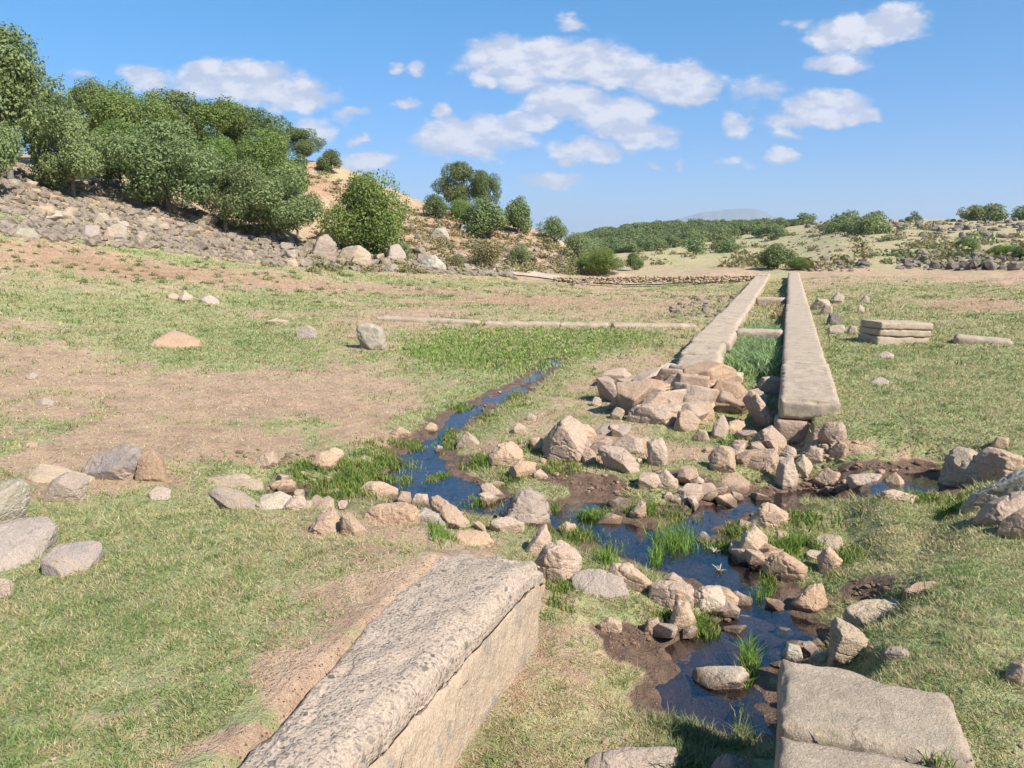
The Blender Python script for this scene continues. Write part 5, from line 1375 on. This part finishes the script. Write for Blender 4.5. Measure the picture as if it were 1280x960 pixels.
# ------------------------------------------------------------------ grass
def blades(P, h, w, rg, lean=.5, seg=1):
    """curved blades; two triangles-worth of strip each"""
    n = len(P); a = rg.uniform(0, 6.28, n); s = np.stack([np.cos(a), np.sin(a), 0*a], -1)
    b = rg.uniform(0, 6.28, n); l = np.stack([np.cos(b), np.sin(b), 0*b], -1)*(h*lean*rg.uniform(.2, 1.3, n))[:, None]
    up = np.stack([0*a, 0*a, h], -1); s = s*w[:, None]*.5
    if seg == 1:
        v = np.stack([P-s-up*.1, P+s-up*.1, P+l+up], 1).reshape(-1, 3); return v, np.arange(n*3).reshape(n, 3), 3
    m = P+l*.35+up*.6
    v = np.stack([P-s-up*.1, P+s-up*.1, m+s*.75, m-s*.75, P+l*1.0+up*.95], 1).reshape(-1, 3)
    k = np.arange(n)[:, None]*5
    f = np.concatenate([k+np.array([0, 1, 2]), k+np.array([0, 2, 3]), k+np.array([3, 2, 4])], 1).reshape(-1, 3)
    return v, f, 5
def on_walls(x, y):
    a = (x > LW0-.03) & (x < LW1+.02) & (y < 3.7)
    b = (x > RW0-.02) & (x < .62) & ((y < 3.0) | (y > 8.3))
    c = (x > FL0-.1) & (x < FL1+.02) & (y > 9.4) & (y < 43.3)
    return a | b | c
GREEN = np.array([[.165, .24, .075], [.23, .30, .095], [.30, .345, .12], [.18, .255, .10]])
STRAW = np.array([[.50, .41, .22], [.42, .34, .175], [.56, .48, .29]])
def lawn():
    rg = np.random.default_rng(5); N = 2600000
    d = np.exp(rg.uniform(math.log(1.5), math.log(42), N)); az = rg.uniform(-.72, .72, N)
    x = d*(np.cos(az)*FH[0]+np.sin(az)*RH[0]); y = d*(np.cos(az)*FH[1]+np.sin(az)*RH[1])
    m = masks(x, y)
    cl = fbm(x*9, y*9, 0, 3, 61)+.6*fbm(x*28, y*28, 0, 2, 63)
    p = np.clip((m[:, 0]-.33)*1.5+.9*cl, .13, 1)*(1-sm(.25, .6, m[:, 2]))
    keep = (rg.uniform(0, 1, N) < p*.50) & ~on_walls(x, y)
    x, y, d, m, cl = x[keep], y[keep], d[keep], m[keep], cl[keep]
    sd = stream_sd(x, y); k2 = sd > .05; x, y, d, m, cl, sd = x[k2], y[k2], d[k2], m[k2], cl[k2], sd[k2]
    z = height(x, y); n = len(x)
    sc = np.clip(d/4.5, .75, 6.5)
    h = rg.uniform(.008, .024, n)*(.7+.6*np.clip(cl+.4, 0, 1))*(1+.25*(sc-1)); w = rg.uniform(.004, .0075, n)*sc
    near_s = 1+1.0*(1-sm(.1, .5, sd)); h = h*near_s
    v, f, k = blades(np.stack([x, y, z], -1), h, w, rg, 1.7)
    dryp = np.clip(m[:, 3]*1.0+.25*(1-m[:, 0])+.22+.45*fbm(x*3.1, y*3.1, 0, 3, 71)+.55*fbm(x*11, y*11, 0, 2, 73), .03, .95)
    dryp = np.where(m[:, 0] < .34, np.maximum(dryp, .8), dryp); isd = rg.uniform(0, 1, n) < dryp
    c = np.where(isd[:, None], STRAW[rg.integers(0, 3, n)], GREEN[rg.integers(0, 4, n)])*rg.uniform(.8, 1.2, (n, 1))
    struct(mk('grass', v, f, M['blade'], smooth=False, attrs={'tint': np.repeat(c, k, 0)}), 'stuff')
lawn()
def weeds():
    rg = np.random.default_rng(31); N = 9000
    d = np.exp(rg.uniform(math.log(2.), math.log(40), N)); az = rg.uniform(-.70, .70, N)
    x = d*(np.cos(az)*FH[0]+np.sin(az)*RH[0]); y = d*(np.cos(az)*FH[1]+np.sin(az)*RH[1])
    m = masks(x, y); k = (rg.uniform(0, 1, N) < np.clip(m[:, 0]*1.1-.05, 0, .7)*(m[:, 2] < .4)) & ~on_walls(x, y)
    x, y, d, m = x[k], y[k], d[k], m[k]; n = len(x); q = 16
    r = (rg.uniform(.015, .06, n)*np.clip(d/5, .8, 3.0))
    X = np.repeat(x, q)+rg.normal(size=n*q)*np.repeat(r, q); Y = np.repeat(y, q)+rg.normal(size=n*q)*np.repeat(r, q)
    D_ = np.repeat(d, q); ok = (stream_sd(X, Y) > .1) & ~on_walls(X, Y); ID = np.repeat(np.arange(n), q)[ok]; X, Y, D_ = X[ok], Y[ok], D_[ok]
    h = rg.uniform(.012, .04, len(X))*np.clip(D_/7, .7, 2.4); w = rg.uniform(.004, .009, len(X))*np.clip(D_/4.5, .8, 6)
    v, f, kk_ = blades(np.stack([X, Y, height(X, Y)], -1), h, w, rg, 1.0)
    pal = np.array([[.12, .20, .055], [.16, .25, .07], [.20, .24, .08], [.42, .36, .19], [.30, .27, .12], [.26, .33, .12]])
    c = pal[rg.integers(0, 6, n)][ID]*rg.uniform(.8, 1.2, (len(X), 1))
    struct(mk('turf_weeds', v, f, M['blade'], smooth=False, attrs={'tint': np.repeat(c, kk_, 0)}), 'stuff')
weeds()
def patch_blades(name, regions, col1, seed, hr, wr, lean=.6, kind='stuff', zmin=None):
    rg = np.random.default_rng(seed); X, Y, H_ = [], [], []
    for (px, v, rx, ry, n, hs) in regions:
        c = hit(px, v); dep = (c-CAM) @ FW
        a_, b_ = hit(px, v+ry), hit(px, v-ry); rr = max(np.linalg.norm((a_-b_)[:2])/2, .04); rt = rx*dep/FPX
        ax = c[:2]/np.linalg.norm(c[:2]); q = rg.normal(size=(n, 2))*.5
        X.append(c[0]+q[:, 0]*rr*ax[0]+q[:, 1]*rt*ax[1]); Y.append(c[1]+q[:, 0]*rr*ax[1]-q[:, 1]*rt*ax[0]); H_.append(np.full(n, hs))
    x, y, hs = np.concatenate(X), np.concatenate(Y), np.concatenate(H_)
    cl = fbm(x*8, y*8, 0, 2, seed); k = ((cl > -.25) | (name == 'grass_tuft')) & ~on_walls(x, y); x, y, hs = x[k], y[k], hs[k]
    z = height(x, y); z = np.where(stream_sd(x, y) < .03, np.maximum(z, wl(x, y)-.02), z)
    n = len(x); d = np.hypot(x, y)
    v, f, k = blades(np.stack([x, y, z], -1), rg.uniform(*hr, n)*hs, rg.uniform(*wr, n)*np.clip(d/6, .8, 3), rg, lean, 2)
    c = np.array(col1)[rg.integers(0, len(col1), n)]*rg.uniform(.8, 1.2, (n, 1))
    return mk(name, v, f, M['blade'], smooth=False, attrs={'tint': np.repeat(c, k, 0)}), x, y, z
LUSH = [[.13, .23, .035], [.19, .30, .05], [.24, .34, .07], [.15, .24, .06]]
WET = [[.15, .23, .04], [.22, .28, .06], [.30, .30, .09], [.12, .19, .05]]
o, *_ = patch_blades('marsh_grass', [(600,428,80,20,3400,.8),(690,425,90,16,3400,.8),(760,422,60,12,1600,.7),(620,455,60,12,900,.6),(700,440,60,10,800,.6),(560,440,60,18,2500,1.),(640,450,50,12,1500,1.)], [[.19, .28, .055], [.26, .35, .085], [.32, .38, .12], [.40, .38, .17]], 3, (.03, .085), (.009, .016)); struct(o, 'stuff')
o, *_ = patch_blades('wet_grass', [(455,595,50,16,2600,1.),(430,615,40,12,1500,1.),(470,578,40,8,1000,1.),(390,590,30,14,900,.9),(590,580,16,8,350,1.),(700,585,30,8,500,.8),(780,580,40,8,600,.8),(640,600,20,8,250,.7),
   (830,640,40,8,900,.7),(720,668,26,8,500,1.),(540,612,12,4,250,.6),(505,612,14,4,150,.6),(560,668,16,6,300,1.),(920,665,18,8,400,.7),(900,690,20,10,300,.9),(1010,690,18,14,500,1.2),(980,690,22,10,500,1.1),(700,735,22,10,350,.6),(880,790,16,10,350,1.),(895,768,12,6,250,.9),(935,845,10,10,300,1.),(800,640,20,6,250,.7),(930,560,14,8,250,1.),(660,560,30,10,400,.7),(645,500,16,10,350,.6),(610,520,18,8,350,.6),(580,512,16,8,300,.6),(560,545,12,8,250,.6),(520,560,14,10,300,.6),(560,560,16,10,250,.6),(480,560,30,10,500,.7),(600,640,30,8,300,.7),(760,690,24,8,200,.8),(960,735,10,16,200,.9),(1060,700,24,14,350,.9),(1090,770,40,14,500,.9),(830,770,24,8,250,.7),(1010,650,40,12,700,.8),(690,760,24,14,350,.6),(1150,625,40,6,500,.8),(1190,640,20,8,300,1.)], WET, 4, (.035, .09), (.006, .011)); struct(o, 'stuff')
o, *_ = patch_blades('channel_weeds', [(945,440,32,20,9000,1.2),(935,452,26,14,4000,1.),(955,425,26,10,4000,1.1),(965,460,12,16,900,1.5)], [[.22, .32, .12], [.30, .40, .18], [.40, .46, .27], [.18, .27, .09]], 6, (.10, .24), (.008, .016), .9); struct(o, 'stuff')
o, *_ = patch_blades('channel_straw', [(970,385,10,8,900,1.),(975,395,8,5,500,1.)], [[.48, .38, .19], [.40, .30, .14], [.52, .44, .26]], 7, (.08, .2), (.01, .02)); struct(o, 'stuff')
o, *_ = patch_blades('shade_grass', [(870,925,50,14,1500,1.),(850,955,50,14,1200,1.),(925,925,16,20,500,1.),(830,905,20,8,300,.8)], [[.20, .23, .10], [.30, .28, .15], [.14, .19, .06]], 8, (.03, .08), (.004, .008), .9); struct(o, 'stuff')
# single tufts in and beside the water
TUFT = [(842,694,26,16,420,1.25,'tall bright tuft of grass in midstream, biggest in the water'),(820,712,8,5,160,.9,'low tuft at the near foot of the biggest midstream tuft'),
 (756,703,12,5,160,.9,'sparse tuft along the near stream edge by the peaked stone'),(740,655,20,8,260,.9,'spreading tuft right of the biggest grey-brown boulder'),(690,640,10,5,90,.7,'small tuft beside the biggest grey-brown boulder'),
 (604,632,10,5,120,.8,'tuft at the left foot of the biggest grey-brown boulder'),(552,607,11,4,120,.55,'round mossy tuft in the middle of the upper pool'),(548,668,14,5,140,.9,'tuft between the pool stones and the near wall'),
 (610,580,18,7,220,.9,'bright tuft left of the squat tan rocks'),(950,755,12,8,70,1.,'thin wispy tuft standing in water right of the stream row'),(894,765,12,7,160,.9,'bright tuft between the lumpy rock and the small rounded stone'),
 (868,782,16,10,220,1.,'green tuft beneath the lumpy rock of the stream row'),(936,842,10,12,160,1.1,'tuft right of the pale oblong block in the near pool'),(910,556,8,6,110,1.,'dark tuft in the hollow behind the tall pinkish block'),
 (985,690,16,10,240,1.3,'dark thick tuft behind the bulging boulder on the right bank'),(815,605,14,6,120,.8,'tuft left of the ridge-topped stone in the mud')]
for i, (px, v, rx, ry, n, hs, lb) in enumerate(TUFT):
    o, x, y, z = patch_blades('grass_tuft', [(px, v, rx, ry, n, hs)], LUSH, 100+i, (.05, .13), (.004, .009), .8)
    if len(x):
        org = Vector((float(x.mean()), float(y.mean()), float(z.min())))
        o.data.transform(Matrix.Translation(-org)); o.location = org
    tag(o, lb, 'grass tuft')
# grass in the slab joint
rg = np.random.default_rng(9); n = 700
x = rg.uniform(.12, .60, n); keep = rg.uniform(0, 1, n) < sm(.15, .5, x)*np.clip(.65+1.3*fbm(x*9, x*0, 0, 2, 3), 0, 1); x = x[keep]; n = len(x); y = rg.normal(2.5, .014, n)
v, f, k = blades(np.stack([x, y, np.full(n, -.03)], -1), rg.uniform(.025, .06, n), rg.uniform(.003, .005, n), rg, .9, 2)
c = np.array(LUSH)[rg.integers(0, 4, n)]*.9
tag(mk('joint_grass', v, f, M['blade'], None, (.35, 2.5, -.03), smooth=False, attrs={'tint': np.repeat(c, k, 0)}), 'strip of grass growing in the joint of the bottom right slabs', 'grass strip')
# dry star-shaped sprigs in the water
for (px, v, s, lb) in ((898, 730, .05, 'whitish star-shaped dry sprig standing in the open water'), (893, 702, .04, 'thin pale dry sprig in the water beside the bright tuft')):
    P = hit(px, v); P[2] = float(wl(P[0], P[1]))-.01; Vs, Fs, off = [], [], 0; rr_ = random.Random(px)
    for a in range(6):
        t = a/6*6.28+rr_.uniform(-.4, .4); e = np.array([math.cos(t)*s, math.sin(t)*s, s*rr_.uniform(.15, .8)])
        v_, f_ = tube_path([P, P+np.array([0, 0, s*.35])+e*.4, P+np.array([0, 0, s*.35])+e], [.006, .006, .0015], 5); Vs.append(v_); Fs.append(f_+off); off += len(v_)
    tag(mk('dry_sprig', np.vstack(Vs), np.vstack(Fs), M['dryplant'], None, P), lb, 'dry plant')

# the air between here and the far mountain
bm = bmesh.new(); bmesh.ops.create_cube(bm, size=1)
me = bpy.data.meshes.new('haze'); bm.to_mesh(me); bm.free()
hz = bpy.data.objects.new('haze', me); COL.objects.link(hz); hz.location = (0, 0, 174); hz.scale = (19600, 19600, 372); hz['kind'] = 'stuff'
m = bpy.data.materials.new('air'); m.use_nodes = True; t = NT(m.node_tree)
o = t.new('ShaderNodeOutputMaterial'); pv = t.new('ShaderNodeVolumePrincipled'); pv.inputs['Density'].default_value = .00016
pv.inputs['Color'].default_value = (.72, .84, 1, 1); pv.inputs['Anisotropy'].default_value = .1
t.l.new(pv.outputs[0], o.inputs['Volume']); me.materials.append(m)
